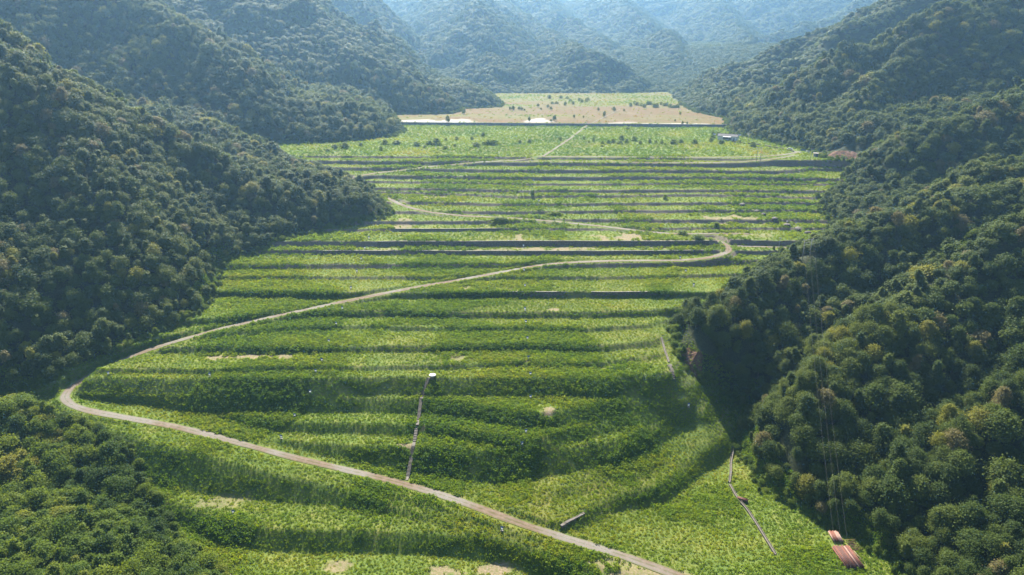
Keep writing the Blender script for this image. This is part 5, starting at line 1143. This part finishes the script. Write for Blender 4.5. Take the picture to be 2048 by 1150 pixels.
for i, (x, y, z, w_, h_, c_) in enumerate(BUSHES):
    z = float(height([x], [y])[0]); tr_ = c_ in ('lone', 't', 'f')
    o = empty('small_tree' if tr_ else 'bush', (x, y, z), i*1.7)
    lb_ = BL[c_]
    if c_ == 'g': lb_ = ('wide ' if w_ > 4.6 else 'low ' if h_ < 2.6 else 'round ')+lb_+(' near the left hill' if x < -75 else ' in the left half' if x < 35 else ' near the footpath' if x < 95 else ' in the right half')
    if c_ in 'ft': lb_ = lb_.replace('small', 'tiny' if w_ < 3.2 else 'small leafy')
    tag(o, lb_, 'tree' if tr_ else 'bush', BG.get(c_))
    cr = bpy.data.objects.new('crown' if tr_ else 'foliage', (tree_v if tr_ else bush_v)[i % 3]); link(cr, o); cr.scale = (w_*1.05, w_*(.75 if c_ in ('hedge', 'm1', 'm2') else 1.0), h_*1.1)
    cr['tint'] = float(.72+.25*rng.random()) if c_ in ('w', 'w2') else float(.4+.35*rng.random()) if not tr_ else float(.45+.3*rng.random())
    if c_ in ('hedge', 'm1', 'm2'): o.rotation_euler = (0, 0, 0); cr.scale = (w_, w_*.35, h_*1.15)
    if tr_:
        tk = bpy.data.objects.new('trunk', MB().tube((0, 0, -.3), (0, 0, h_*.6), .05*w_, .03*w_, 7).mesh('trunk', M['bark'], True)); link(tk, o)

# ---------------------------------------------------------------- the trees that show largest, one by one
P = NEAR['P']; u, v, rg, dep = project(P+np.array([0, 0, 4.]))
wid = np.array([s[0] for s in spec])[NEAR['idx']]*NEAR['sc']
vis = (u > 15) & (u < 2033) & (v > 20) & (v < 1140)
vis &= sees(P, 7., 40, -1.0)
P2 = BP; u2, v2, rg2, _ = project(P2+np.array([0, 0, 2.5])); wid2 = 5.0*bsc
vis2 = (u2 > 10) & (u2 < 2040) & (v2 < 1145) & (v2 > 780)
size1 = np.where(vis, wid/rg, 0); size2 = np.where(vis2, wid2/rg2, 0)
N_R, N_B = 215, 85
pick1 = np.argsort(-size1)[:N_R]; pick2 = np.argsort(-size2)[:N_B]
pick1 = pick1[size1[pick1] > 0]; pick2 = pick2[size2[pick2] > 0]
def tone(t_): return 'dark green' if t_ < .25 else 'green' if t_ < .5 else 'light green' if t_ < .72 else 'yellow green' if t_ < .93 else 'grey brown'
def zone(uu_, vv_):
    if uu_ < 700: return 'on the left hillside above the road' if uu_ > 250 else 'at the left edge of the left hillside'
    if vv_ > 980: return 'in the wood above the pipe stacks' if uu_ < 1850 else 'in the bottom right corner'
    if vv_ > 820: return 'in the wood behind the concrete drain' if uu_ < 1680 else ('midway up the right wood' if uu_ < 1880 else 'low at the right edge')
    if vv_ > 640: return 'in the shaded gully by the cut bank' if uu_ < 1600 else ('on the right spur above the gully' if uu_ < 1830 else 'high at the right edge')
    return 'on the spur below the twin power poles' if uu_ < 1700 else 'on the upper right slope'
keep = np.ones(len(P), bool); keep[pick1] = False
crowns_own = {}
for k in pick1:
    i = int(NEAR['idx'][k]); s = float(NEAR['sc'][k]); lab = '%s %s tree %s' % (SHAPES[i], tone(NEAR['tint'][k]), zone(u[k], v[k]))
    o = empty('broadleaf_tree' if i != 5 else 'slender_tree', tuple(P[k]-np.array([0, 0, .2])), float(rng.random()*6.28)); o.scale = (s, s, s*float(.9+.25*rng.random()))
    tag(o, lab, 'tree', 'trees ' + zone(u[k], v[k]))
    link(bpy.data.objects.new('trunk', TRUNK_NEAR[i]), o)
    cr = link(bpy.data.objects.new('crown', TREE_NEAR[i]), o); cr['tint'] = float(NEAR['tint'][k])
keepb = np.ones(len(BP), bool); keepb[pick2] = False
SH2 = ['round', 'low', 'spreading', 'upright']
scrub_trunk = [trunk_mesh('trunk_s%d' % i, 260+i, 4, .12, 2.6) for i in range(2)]
for k in pick2:
    i = int(bidx[k]); s = float(bsc[k])
    zn = 'at the bottom left corner' if u2[k] < 230 and v2[k] > 1000 else 'in the thicket by the sandy ditch' if u2[k] > 230 else 'at the left edge of the thicket' if u2[k] < 110 else 'amid the lower left thicket'
    o = empty('shrub_tree', tuple(BP[k]), float(rng.random()*6.28)); o.scale = (s, s, s*float(.9+.3*rng.random()))
    tag(o, '%s %s shrubby tree %s' % (SH2[i], tone(bt[k]), zn), 'tree', 'shrubby trees ' + zn)
    link(bpy.data.objects.new('trunk', scrub_trunk[k % 2]), o)
    cr = link(bpy.data.objects.new('crown', SCRUB[i]), o); cr['tint'] = float(bt[k])
ORD = ['leftmost', 'second from left', 'third from left', 'fourth from left', 'fifth from left', 'sixth from left', 'seventh from left', 'eighth from left', 'ninth from left', 'tenth from left', 'eleventh from left', 'twelfth from left', 'thirteenth from left', 'fourteenth from left', 'fifteenth from left', 'sixteenth from left']
def single_out(cats, minimum=2, most=16):
    """things of one look in one place are told apart by their order across the picture"""
    same = {}
    for o in COL.objects:
        if o.parent is None and o.get('category') in cats: same.setdefault(o['label'], []).append(o)
    for lab, obs in same.items():
        if minimum <= len(obs) <= most:
            obs.sort(key=lambda o: o.location.x/max(1.0, o.location.y*math.cos(R(20))-(o.location.z-150)*math.sin(R(20))))
            for o, w_ in zip(obs, ORD):
                o['label'] = lab + (', rightmost' if o is obs[-1] and len(obs) > 2 else ', '+w_)
bpy.context.view_layer.update()
single_out({'tree', 'bush', 'marker', 'boulder', 'cable'})
put('forest', coll_near, 7, P[keep], NEAR['sc'][keep], NEAR['tint'][keep], 'dense broadleaf forest on the nearer slopes at both sides', NEAR['idx'][keep], lean=.35)
put('thicket', coll_scrub, 4, BP[keepb], bsc[keepb], bt[keepb], 'low green thicket covering the bank at the lower left corner', bidx[keepb])

# ---------------------------------------------------------------- haze
t = NT('haze')
pv = t.n('ShaderNodeVolumePrincipled'); pv.inputs['Color'].default_value = (.35, .65, 1.0, 1); pv.inputs['Density'].default_value = .000115; pv.inputs['Anisotropy'].default_value = .55
t.l(pv.outputs[0], t.out.inputs['Volume'])
zmin = min(float(HT.min()), float(FT.min()), float(LT.min()))-1; zmax = max(float(HT.max()), 160.)+30
bm = bmesh.new(); bmesh.ops.create_cube(bm, size=1.0)
for v_ in bm.verts: v_.co = ((v_.co.x)*5400, 1975+v_.co.y*4400, zmin+(v_.co.z+.5)*(zmax-zmin))
me = bpy.data.meshes.new('haze'); bm.to_mesh(me); bm.free(); me.materials.append(t.m)
tag(link(bpy.data.objects.new('haze', me)), 'pale blue haze filling the valley', None, None, 'stuff')
print('haze', zmin, zmax)
